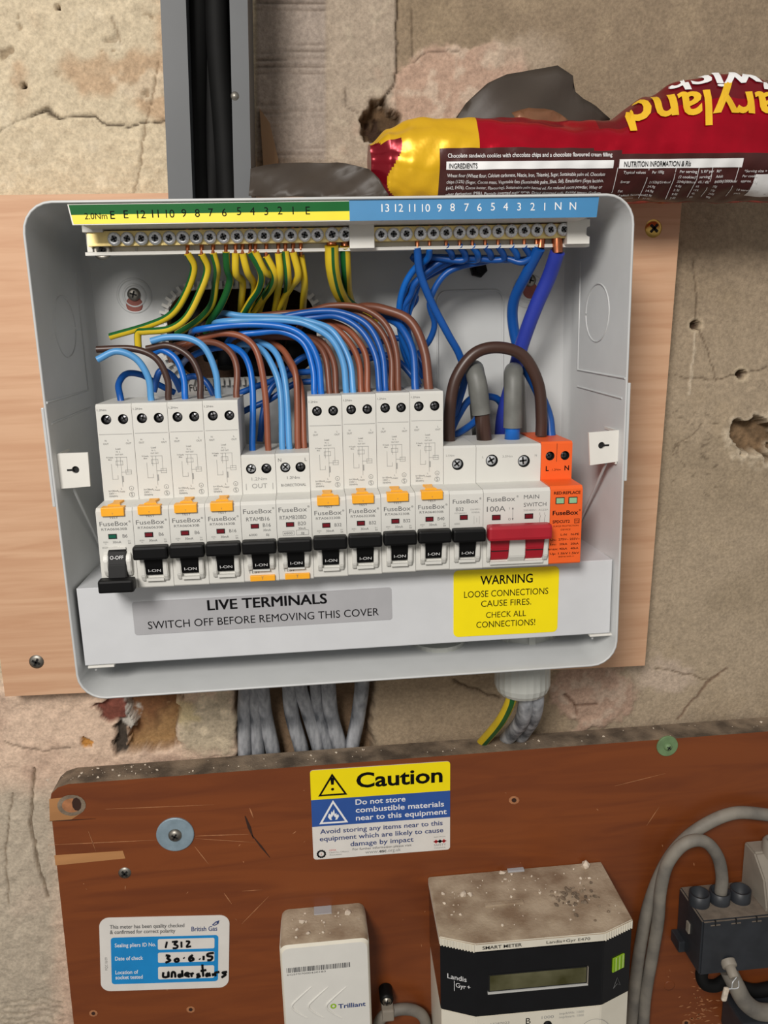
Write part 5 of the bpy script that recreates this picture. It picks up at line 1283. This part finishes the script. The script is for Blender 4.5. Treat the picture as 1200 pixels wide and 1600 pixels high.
# ------------------------------------------------------------------ signs on the board
def caution_sign():
    c, w, h, a = frame((484, 1204), (703, 1188), (703, 1327), (490, 1342), YB)
    root = empty('caution_sign', (c[0], YB - .0001, c[2]), (0, a, 0)); tag(root, 'yellow, blue and white Caution sticker on the brown board', 'sign')
    mb = MB(); hw, hh = w / 2, h / 2
    full = rrect(-hw, hw, -hh, hh, .0022)
    mb.prism(full, -.0005, 0, 'sign_white')
    zy = hh - h * .325; zb = hh - h * .625
    y = -.0006
    top = [p for p in full if p[1] > zy]
    mb.add([(p[0], y, p[1]) for p in [(-hw, zy), (hw, zy)] + [q for q in full if q[1] > zy]], [tuple(range(2 + len(top)))], 'yellow')
    mb.add([(-hw, y, zb), (hw, y, zb), (hw, y, zy), (-hw, y, zy)], [(0, 1, 2, 3)], 'sign_blue')
    y = -.0007
    def tri(cx, z0, z1, half, m, t, yy=y):
        o = [(cx - half, z0), (cx + half, z0), (cx, z1)]; i = [(cx - half + t * 1.75, z0 + t), (cx + half - t * 1.75, z0 + t), (cx, z1 - t * 2.05)]
        mb.ring([[(p[0], yy, p[1]) for p in o], [(p[0], yy, p[1]) for p in i]], m)
    cx = -hw + w * .155
    tri(cx, zy + h * .035, hh - h * .045, w * .104, 'ink', .0013)
    mb.prism([(cx - .0009, zy + h * .155), (cx + .0009, zy + h * .155), (cx + .0014, zy + h * .235), (cx - .0014, zy + h * .235)], -.00072, -.0006, 'ink')
    mb.add([(cx + .0011 * math.cos(t * .6), y, zy + h * .105 + .0011 * math.sin(t * .6)) for t in range(10)], [tuple(range(10))], 'ink')
    mb.text('Caution', w * .135, zy + h * .105, h * .155, 'ink', y, w=w * .62, bold=.024)
    tri(cx, zb + h * .025, zy - h * .015, w * .104, 'white_ink', .0013)
    fl = [(-.38, 0), (.38, 0), (.62, .38), (.50, .62), (.36, .46), (.34, .74), (.16, .64), (.08, 1.2), (-.10, .82), (-.22, .98), (-.30, .60), (-.50, .74), (-.62, .34)]
    mb.add([(cx + p[0] * .0062, y, zb + h * .065 + p[1] * .0068) for p in fl], [tuple(range(len(fl)))], 'white_ink')
    mb.add([(cx + p[0] * .0026, y - .0001, zb + h * .065 + p[1] * .0036) for p in fl], [tuple(range(len(fl)))], 'sign_blue')
    for i, (s, ww) in enumerate((('Do not store', .36), ('combustible materials', .64), ('near to this equipment', .66))): mb.text(s, -hw + w * .315, zy - h * (.085 + .088 * i), h * .058, 'white_ink', y, w=w * ww, align='L', bold=.012)
    for i, (s, ww) in enumerate((('Avoid storing any items near to this', .89), ('equipment which are likely to cause', .90), ('damage by impact', .46))): mb.text(s, 0, zb - h * (.085 + .082 * i), h * .052, 'navy_ink', y, w=w * ww, bold=.010)
    mb.text('For further information please visit', 0, -hh + h * .075, h * .026, 'grey_ink', y, w=w * .43); mb.text('www.', -w * .075, -hh + h * .028, h * .036, 'faint_ink', y, w=w * .10); mb.text('esc', w * .005, -hh + h * .028, h * .036, 'ink', y, w=w * .05, bold=.015); mb.text('.org.uk', w * .085, -hh + h * .028, h * .036, 'faint_ink', y, w=w * .10)
    gx, gz = -hw + w * .058, -hh + h * .062
    mb.ring([[(gx + r * (1 + (.14 if i % 2 else 0)) * math.cos(i * math.pi / 12), y, gz + r * (1 + (.14 if i % 2 else 0)) * math.sin(i * math.pi / 12)) for i in range(24)] for r in (.0030, .0018)], 'ink'); mb.text('i', gx, gz - .0010, .0020, 'red_ink', y)
    for i, ww in enumerate((.05, .14, .09)): mb.text(('CFOA', 'Chief Fire Officers', 'Association')[i], -hw + w * .115, -hh + h * (.088 - .026 * i), h * .016, 'red_ink' if i == 0 else 'faint_ink', y, w=w * ww, align='L')
    sx_, sz = hw - w * .075, -hh + h * .105
    mb.text('ELECTRICAL', sx_, sz + .0032, .0008, 'faint_ink', y, w=w * .085); mb.text('SAFETY', sx_, sz - .0036, .0016, 'faint_ink', y, w=w * .088); mb.text('COUNCIL', sx_, sz - .0056, .0010, 'faint_ink', y, w=w * .085)
    for dx, m in ((-.0028, 'red_ink'), (0, 'ink'), (.0028, 'red_ink')):
        mb.add([(sx_ + dx - .0016, y, sz), (sx_ + dx, y, sz - .0016), (sx_ + dx + .0016, y, sz), (sx_ + dx, y, sz + .0016)], [(0, 1, 2, 3)], m); mb.box(sx_ + dx - .0018, sx_ + dx + .0018, y, y + .00001, sz - .0003, sz + .0003, m)
    mb.build('face', root, local=True)
caution_sign()
def tested_sign():
    c, w, h, a = frame((153, 1434), (357, 1429), (359, 1542), (160, 1548), YB)
    root = empty('meter_check_sticker', (c[0], YB - .0001, c[2]), (0, a, 0)); tag(root, 'white and blue sticker with handwritten entries on the lower left of the brown board', 'sticker')
    mb = MB(); hw, hh = w / 2, h / 2; y = -.0006
    mb.prism(rrect(-hw, hw, -hh, hh, .0068, 8), -.0004, 0, 'sign_white')
    X = lambda u: -hw + u * w
    Z = lambda v: hh - v * h
    def pan(u0, u1, v0, v1, r, m, yy): mb.add([(p[0], yy, p[1]) for p in rrect(X(u0), X(u1), Z(v1), Z(v0), r)], [tuple(range(24))], m)
    pan(.085, .915, .265, .905, .0022, 'sign_cyan', -.0005)
    for v0, v1 in ((.30, .445), (.485, .625), (.68, .855)): pan(.445, .885, v0, v1, .0012, 'sign_white', -.0006)
    mb.text('This meter has been quality checked', X(.08), Z(.145), h * .050, 'grey_ink', y, w=w * .57, align='L', bold=.01); mb.text('& confirmed for correct polarity', X(.08), Z(.215), h * .050, 'grey_ink', y, w=w * .50, align='L', bold=.01)
    mb.text('British Gas', X(.705), Z(.205), h * .062, 'navy_ink', y, w=w * .20, align='L', bold=.01)
    fl = [(.868, .125), (.895, .085), (.918, .070), (.912, .105), (.885, .130), (.868, .125)]
    mb.tube([(X(u), y, Z(v)) for u, v in fl], .00035, 'navy_ink', 5); mb.add([(X(u), y, Z(v)) for u, v in ((.895, .085), (.918, .070), (.912, .112), (.903, .100))], [(0, 3, 2, 1)], 'navy_ink')
    for s, v, ww in (('Sealing pliers ID No.', .395, .315), ('Date of check', .575, .215), ('Location of', .765, .175), ('socket tested', .835, .21)): mb.text(s, X(.115), Z(v), h * .050, 'white_ink', y, w=w * ww, align='L', bold=.012)
    # pen strokes
    def pen(strokes, r=.00072):
        for st in strokes:
            p = [(X(u), -.0007, Z(v)) for u, v in st]; q = spline(p, 6) if len(p) > 2 else p
            mb.tube(q, r, 'ink', 6)
    pen([[(.515, .335), (.505, .415)], [(.555, .34), (.595, .335), (.572, .37), (.598, .395), (.588, .425), (.560, .425)], [(.627, .34), (.628, .415)], [(.662, .335), (.690, .345), (.668, .410), (.702, .405)]])
    pen([[(.505, .520), (.535, .530), (.518, .560), (.540, .590), (.505, .622)], [(.600, .565), (.575, .585), (.585, .612), (.605, .600), (.600, .565)], [(.645, .560), (.648, .566)], [(.715, .525), (.688, .565), (.695, .605), (.722, .590), (.712, .565), (.692, .575)], [(.768, .580), (.771, .586)], [(.800, .545), (.800, .595)], [(.880, .505), (.835, .515), (.832, .545), (.868, .560), (.858, .600), (.830, .605)]], .00085)
    pen([[(.485, .755), (.485, .815), (.520, .815), (.525, .750), (.527, .820)], [(.550, .825), (.555, .760), (.575, .765), (.580, .825)], [(.632, .735), (.635, .820)], [(.630, .790), (.605, .795), (.610, .825), (.632, .812)], [(.655, .805), (.685, .785), (.668, .770), (.655, .800), (.690, .825)], [(.700, .775), (.708, .825)], [(.702, .795), (.722, .775)],
         [(.770, .790), (.750, .800), (.772, .825), (.745, .840)], [(.790, .665), (.798, .825)], [(.778, .750), (.822, .740)], [(.838, .785), (.822, .800), (.825, .825), (.842, .812), (.845, .785), (.852, .825)], [(.872, .790), (.876, .822)], [(.895, .825), (.893, .785), (.925, .775)], [(.985, .775), (.950, .785), (.975, .810), (.945, .850)]], .00085)
    mb.text('MQC 06/09', X(.055), Z(.62), h * .028, 'faint_ink', y, w=w * .12, rot=math.pi / 2)
    mb.build('face', root, local=True)
tested_sign()

# ------------------------------------------------------------------ communications hub
def hub():
    zt = -.3335; yf = .0467; x0, x1 = P(437, 1425, YB)[0], P(575, 1408, YB)[0]; x0f, x1f = P(436, 1482, yf)[0], P(577, 1468, yf)[0]
    xm = (x0f + x1f) / 2; hw = (x1f - x0f) / 2
    root = empty('communications_hub', (xm, YB, -.47)); tag(root, 'narrow white plastic module with a barcode, left of the electricity meter', 'communications hub')
    mb = MB(); zb = -.47
    def prof(ins, y, z): return None
    # rounded shell: plan outline lofted from the board to the front, with a dusty sloping top
    L = []
    for y, hwk, z in ((YB - .0001, hw - .0010, zt + .0002), (YB - .006, hw - .0004, zt), (yf + .004, hw, zt - .0004), (yf + .0012, hw - .0003, zt - .0014), (yf, hw - .0016, zt - .0034)):
        L.append([(xm - hwk, y, zb)] + [(xm - hwk + .005 - .005 * math.cos(t), y, z - .005 + .005 * math.sin(t)) for t in [math.pi / 2 * i / 6 for i in range(7)]] + [(xm + hwk - .005 + .005 * math.sin(t), y, z - .005 + .005 * math.cos(t)) for t in [math.pi / 2 * i / 6 for i in range(7)]] + [(xm + hwk, y, zb)])
    n = len(L[0]); vs = [p for l in L for p in l]; fa, fb = [], []
    for i in range(len(L) - 1):
        for j in range(n - 1):
            q = (i * n + j, (i + 1) * n + j, (i + 1) * n + j + 1, i * n + j + 1)
            (fb if 3 <= j <= 11 and i < 3 else fa).append(q)
    mb.add(vs, [tuple(reversed(f)) for f in fa], 'cream_case', True); mb.add(vs, [tuple(reversed(f)) for f in fb], 'beige_top', True)
    mb.add(L[-1], [tuple(reversed(range(n)))], 'white'); mb.add([L[i][0] for i in range(len(L))] + [L[i][-1] for i in reversed(range(len(L)))], [tuple(range(2 * len(L)))], 'cream_case')
    y = yf - .0001
    q = lambda px, py: P(px, py, yf)
    a, b = q(448, 1518), q(545, 1507); random.seed(3); x = a[0]; rot = 0
    while x < b[0]:
        w = random.choice((.00035, .0005, .0008)); mb.box(x, x + w, y - .00005, y, a[2] - .0012, a[2] + .0026, 'grey_ink'); x += w + random.choice((.0003, .0005, .0007))
    mb.text('6G5MI7000430183', a[0], a[2] - .0034, .0013, 'grey_ink', y, w=.026, align='L')
    for px in (456, 482, 510):
        c = q(px, 1572); mb.tube(spline([(c[0] + .014, y, c[2] + .014), (c[0] + .005, y, c[2] + .006), (c[0], y, c[2]), (c[0] + .004, y, c[2] - .006), (c[0] + .010, y, c[2] - .011)], 6), [.0003 + .0004 * math.sin(math.pi * i / 24) for i in range(25)], 'white', 8)
    t = q(550, 1572); mb.text('Trilliant', t[0], t[2] - .0008, .0034, 'navy_ink', y, w=.0188, bold=.022)
    g = q(521, 1572); mb.ring([[(g[0] + r * math.cos(i * .45), y, g[2] + r * math.sin(i * .45)) for i in range(14)] for r in (.0021, .0010)], 'lime')
    mb.build('case', root)
    c = P(504, 1417, .072); m2 = MB(); m2.box(c[0] - .0062, c[0] + .0062, .0720, .0800, zt - .001, zt + .0005, 'sticker_grey', ch=.0003); m2.build('release_catch', root)
    return zt
HT = hub()
# ------------------------------------------------------------------ electricity meter
def meter():
    zt = -.317; root = empty('electricity_meter', (.112, YB, -.47)); tag(root, 'cream electricity meter with a black display panel and a dusty top', 'electricity meter')
    plan = [(.0500, YB), (.0485, .0216), (.0700, .0125), (.1541, .0115), (.1765, .0206), (.1770, YB)]
    def inset(k):
        cx, cy = .112, .045; return [(cx + (p[0] - cx) * (1 - k), p[1] if p[1] > .07 else cy + (p[1] - cy) * (1 - k)) for p in plan]
    zl = -.3233; zp = P(743, 1591, .0122)[2]; zb = -.47
    mb = MB(); mb.prismz(plan, zl, zt, 'cream_case', ch=.0006, mtop='beige_top'); 
    for i, (a, b) in enumerate(((1, 2), (3, 4))):   # ribbed corners of the lid
        p, q = Vector((*plan[a], 0)), Vector((*plan[b], 0)); d = (q - p); nrm = Vector((d.y, -d.x, 0)).normalized()
        for k in range(12):
            c = p + d * ((k + .5) / 12); mb.lathe((c.x, c.y, zl + .0004), (0, 0, 1), [(.0007, 0), (.0007, zt - zl - .0012)], 'cream_case', 6)
    y = -.0002
    f0, f1 = Vector((*plan[2], 0)), Vector((*plan[3], 0)); fd = (f1 - f0).normalized(); fn = Vector((fd.y, -fd.x, 0))
    def plane(o, d, nrm, off): return Matrix(((d.x, -nrm.x, 0, o.x + nrm.x * off), (d.y, -nrm.y, 0, o.y + nrm.y * off), (0, 0, 1, 0), (0, 0, 0, 1)))
    F = plane(f0, fd, fn, .0003)
    mb.text('SMART METER', .0045, (zt + zl) / 2 - .0011, .0023, 'ink', 0, w=.0255, align='L', bold=.01, X=F); mb.text('Landis+Gyr E470', .0460, (zt + zl) / 2 - .0009, 0.0021, 'ink', 0, w=.0285, align='L', X=F)
    mb.build('lid', root)
    body = inset(.012); mb = MB(); mb.prismz(body, zb, zp, 'cream_case', ch=.0005)
    X = plane(f0, fd, fn, -.0003)
    mb.text('B', .0350, zp - .0090, .0046, 'ink', 0, X=X); mb.text('1000', .0480, zp - .0062, .0022, 'faint_ink', 0, w=.008, X=X); mb.text('No. 17287023', .0130, zp - .0074, .0018, 'faint_ink', 0, w=.019, X=X); mb.text('10(100)A', .0205, zp - .0100, .0016, 'faint_ink', 0, w=.009, X=X); mb.text('imp/kWh: 1000', .0640, zp - .0042, .0017, 'faint_ink', 0, w=.0165, X=X); mb.text('imp/kvarh: 1000', .0640, zp - .0070, .0017, 'faint_ink', 0, w=.0165, X=X)
    mb.ring([[(.0800 + r * math.cos(i * .2), 0, zp - .0205 + r * math.sin(i * .2)) for i in range(32)] for r in (.0105, .0102)], 'faint_ink', X=X)
    mb.build('case', root)
    m2 = MB(); p = X @ Vector((.0480, 0, zp - .0108)); m2.lathe((p.x, p.y + .001, p.z), (0, -1, 0), [(.0028, 0), (.0028, .0018), (.0022, .0024), (.0001, .0024)], 'black', 20); m2.build('push_button', root)
    panel = inset(.006); mb = MB(); mb.prismz(panel, zp + .0001, zl - .0001, 'gloss_black', ch=.0005)
    c0, c1 = Vector((*plan[1], 0)), Vector((*plan[2], 0)); cd = (c1 - c0).normalized(); cn = Vector((cd.y, -cd.x, 0)); K = plane(c0, cd, cn, .0000)
    zc = (zl + zp) / 2
    mb.text('Landis', .0050, zc + .0012, .0036, 'white_ink', 0, w=.0126, align='L', X=K); mb.text('Gyr', .0105, zc - .0044, .0034, 'white_ink', 0, w=.0066, align='L', X=K); mb.text('+', .0180, zc - .0038, .0030, 'white_ink', 0, align='L', X=K); mb.box(.0094, .0097, -.0001, 0, zc - .0075, zc + .0002, 'white_ink', X=K)
    e0, e1 = Vector((*plan[3], 0)), Vector((*plan[4], 0)); ed = (e1 - e0).normalized(); en = Vector((ed.y, -ed.x, 0)); E_ = plane(e0, ed, en, .0000)
    mb.tube([E_ @ Vector((u, 0, zc - .0155 + v)) for u, v in ((.0095, 0), (.0125, .007), (.0155, 0), (.0125, .0022), (.0095, 0))], .0002, 'grey_ink', 5)
    mb.build('front_panel', root)
    m4 = MB(); m4.box(.0078, .0176, -.0006, .0002, zc - .0022, zc + .0082, 'lime', X=E_)
    for k in range(6): m4.box(.0088 + k * .0015, .0090 + k * .0015, -.0007, 0, zc - .0020, zc + .0080, 'sign_white' if k % 2 else 'strip_green', X=E_)
    m4.build('lime_label', root)['label'] = 'lime green label'
    m3 = MB(); F2 = plane(f0, fd, fn, -.0004); u0, u1, z0, z1 = .0085, .0735, zc - .0058, zc + .0072
    m3.box(u0, u1, -.0006, .0010, z0, z1, 'hole', X=F2); 
    m3.box(u0 - .0006, u1 + .0004, -.0014, 0, z0 - .0010, z0 + .0002, 'lcd_clear', X=F2); m3.box(u1 - .0002, u1 + .0004, -.0014, 0, z0, z1, 'case_grey', X=F2)
    dsp = m3.build('display', root); dsp['label'] = 'display window'
    m3 = MB(); m3.box(u0 + .0008, u1 - .0008, -.0009, 0, z0 + .0012, z1 - .0006, 'lcd', X=F2); m3.build('lcd_glass', dsp)['label'] = 'olive grey liquid crystal glass'
    a, b = P(773, 1411, .0420), P(840, 1398, .0420); m5 = MB(); zz = zt; m5.box(.0835, .1100, .0440, .0475, zz - .0005, zz + .0012, 'beige_top', ch=.0004); m5.build('lid_ridge', root)
    c = P(806, 1358, .078); m6 = MB(); m6.box(c[0] - .0060, c[0] + .0060, .0765, .0800, zt - .001, zt + .0012, 'sticker_grey', ch=.0004); m6.build('release_catch', root)
    return zt
MT = meter()
random.seed(11)
grit('meter_debris', 'bits of plaster and dust fallen on top of the electricity meter', [((random.uniform(.055, .170), random.triangular(.020, .078, .066), MT + .0004), random.choice((.0004, .0005, .0007, .0011))) for _ in range(70)] + [((.071, .058, MT + .001), .0030), ((.164, .0755, MT + .0014), .0040), ((.0755, .057, MT + .001), .0022), ((.103, .076, MT + .001), .0024)], 'crumb')
grit('meter_fluff', 'clumps of grey brown dust fluff on the right half of the meter top', [((random.gauss(.146, .008), random.gauss(.044, .007), MT + .0003), random.uniform(.0006, .0018)) for _ in range(50)], 'dust')
grit('hub_debris', 'bits of plaster lying on the dusty top of the white module', [((random.uniform(-.052, .002), random.uniform(.052, .077), HT + .0001), random.choice((.0004, .0006, .0010))) for _ in range(22)] + [((-.040, .066, HT + .0008), .0022), ((-.008, .071, HT + .0008), .0024), ((-.036, .055, HT + .0005), .0014)], 'crumb')

# ------------------------------------------------------------------ conduit and clip between the module and the meter
def conduit():
    mb = MB(); pts = spline([P(588, 1625, .070), P(592, 1598, .069), P(604, 1584, .068), P(625, 1577, .068), P(648, 1579, .069), P(663, 1592, .070), P(668, 1625, .072)], 8)
    mb.tube(pts, .0040, 'service_cable', 14); o = mb.build('looped_cable'); tag(o, 'grey cable looping in the gap between the white module and the meter', 'cable')
    q = P(605, 1568, .066); root = empty('cable_clip', (q[0], .078, q[2])); tag(root, 'dark cable clip with a bright screw beside the white module', 'cable clip')
    m = MB(); m.lathe((q[0], .0795, q[2]), (0, -1, 0), [(.0050, 0), (.0050, .010), (.0040, .0118), (.0028, .0118)], 'black', 20); m.box(q[0] - .004, q[0] + .0045, .0625, .0790, q[2] - .0125, q[2] - .0030, 'case_grey', ch=.0012); m.build('clip_body', root)
    m = MB(); m.lathe((q[0], .0685, q[2]), (0, -1, 0), [(.0034, 0), (.0032, .0012), (.0001, .0022)], 'dull_steel', 16)
    for t in (.2, .2 + math.pi / 2): m.box(-.002, .002, -.0003, .0008, -.0004, .0004, 'hole', X=Matrix.Translation((q[0], .0664, q[2])) @ Matrix.Rotation(t, 4, 'Y'))
    m.build('clip_screw', root)
conduit()

# ------------------------------------------------------------------ service fuse, cables and isolator at the lower right
def service():
    zt = -.344; x0, x1 = .2375, .2920; yf = .0434
    zf = P(1095, 1525, yf)[2]; zbk = P(1060, 1500, YB)[2]
    root = empty('service_fuse', ((x0 + x1) / 2, YB, zf)); tag(root, 'black service fuse block with three cable sleeves on top, at the lower right', 'service fuse')
    mb = MB(); mb.prismz([(x0, YB), (x0, yf), (x1, yf), (x1, YB)], zf, zt, 'fuse_black', ch=.0012, mtop='fuse_dust')
    for px in (1118, 1150, 1182):
        c = P(px, 1442, yf)[0]; mb.box(c - .0035, c + .0035, yf - .0003, yf + .002, zt - .0042, zt - .0034, 'fuse_dust'); mb.box(c - .0004, c + .0004, yf - .0003, yf + .001, zt - .0045, zt - .0005, 'hole')
    mb.box(x0 - .0012, x0 + .001, .060, .064, zt - .024, zt - .016, 'case_grey'); mb.box(x0 - .0045, x0 + .001, .066, .0795, zt - .045, zt - .036, 'fuse_black', ch=.0008)
    mb.build('block', root)
    for px, py in ((1093, 1402), (1125, 1398), (1157, 1396)):
        c = P(px, py - 12, .062); m = MB(); R_ = .0072
        m.ring([[(c[0] + r * math.cos(i * math.pi / 14), .0615 + r * math.sin(i * math.pi / 14), z) for i in range(28)] for r, z in ((R_, zt - .0005), (R_, zt + .0085), (R_ - .0010, zt + .0088), (R_ - .0011, zt - .0004), (.0001, zt - .0002))], 'fuse_black', True)
        m.build('cable_sleeve', root)
    # sealing stud, wire loop and tag on the front
    c = P(1140, 1506, yf - .002); m = MB(); m.lathe((c[0], yf + .001, c[2]), (0, -1, -.5), [(.0052, 0), (.0052, .0040), (.0046, .0046), (.0034, .0046), (.0034, .0110), (.0028, .0116)], 'case_grey', 20); stud = m.build('sealing_stud', root)
    m = MB(); t = P(1133, 1553, yf - .012); m.tube(spline([(c[0] + .001, yf - .010, c[2] - .004), (c[0] - .0028, yf - .012, c[2] - .006), (c[0] - .0034, yf - .012, c[2] - .011), (t[0], yf - .012, t[2] + .0045), (c[0] + .0012, yf - .012, c[2] - .011), (c[0] + .0022, yf - .011, c[2] - .006)], 8), .0004, 'steel', 6)
    m.build('seal_wire', stud); m = MB(); m.box(-.0018, .0018, -.0012, .0012, -.0055, .0052, 'crumb', ch=.0010, X=Matrix.Translation((t[0], yf - .012, t[2])) @ Matrix.Rotation(.15, 4, 'Y')); m.build('seal_tag', stud)
    # cables
    def cable(nm, lb, m, r, spots, Ys, grp=None):
        b = MB(); b.tube(spline([P(*s, y) for s, y in zip(spots, Ys)], 8), r, m, 18); o = b.build(nm); tag(o, lb, 'cable', grp)
    cable('service_cable', 'thick grey cable sweeping from the right edge over the fuse and down beside the meter', 'service_cable', .0044, [(1225, 1278), (1190, 1272), (1150, 1270), (1112, 1283), (1072, 1310), (1040, 1350), (1015, 1410), (1002, 1470), (992, 1540), (984, 1625)], [.070, .070, .070, .070, .071, .072, .073, .074, .074, .074])
    cable('service_cable', 'thick grey cable arching out of the middle fuse sleeve and down the board', 'service_cable', .0043, [(1126, 1395), (1128, 1370), (1122, 1340), (1106, 1318), (1085, 1313), (1062, 1324), (1042, 1352), (1032, 1392), (1028, 1440), (1018, 1500), (1008, 1560), (1004, 1625)], [.0615, .0615, .061, .060, .060, .061, .063, .065, .067, .070, .072, .073])
    cable('service_cable', 'dusty grey cable bending right below the black fuse block', 'service_cable', .0062, [(1138, 1516), (1150, 1540), (1164, 1565), (1185, 1580), (1215, 1582)], [.060, .056, .055, .055, .056])
    cable('service_cable', 'black cable curving under the left corner of the fuse block', 'black_cable', .0044, [(1132, 1532), (1118, 1540), (1102, 1538), (1096, 1525), (1099, 1512)], [.062, .060, .060, .062, .064])
    cable('service_cable', 'short dark cable behind, crossing low at the right edge', 'black_cable', .0050, [(1150, 1540), (1180, 1548), (1215, 1542)], [.073, .073, .073])
    q0, q1 = P(1150, 1585, .060), P(1215, 1640, .060); b = MB(); b.box(q0[0], q1[0] + .02, .050, YB, -.47, q0[2], 'fuse_black', ch=.002); o = b.build('black_housing'); tag(o, 'black housing at the bottom right corner under the bent cable', 'housing')
    # isolator entering at the right edge
    root = empty('isolator_box', (.30, YB, -.345)); tag(root, 'warm grey isolator box cut off by the right edge above the fuse', 'isolator')
    yf2 = .045; a, b2, c3, d = P(1168, 1325, .075), P(1172, 1378, .075), P(1200, 1408, yf2), P(1185, 1325, yf2)
    m = MB(); xa = a[0]; zt2 = P(1170, 1328, .070)[2]; zb2 = P(1172, 1384, .075)[2]
    m.prismx([(YB, zb2), (YB, zt2), (.066, zt2), (.052, zt2 - .012), (.046, zt2 - .030), (.046, zb2), ], xa, xa + .06, 'case_grey', ch=.0012); m.build('housing', root)
    m = MB(); m.lathe((xa + .014, .066, zt2 - .002), (0, 0, 1), [(.0075, 0), (.0075, .010), (.006, .012), (.0045, .012), (.0045, .004)], 'case_grey', 22); m.build('screw_turret', root)
service()
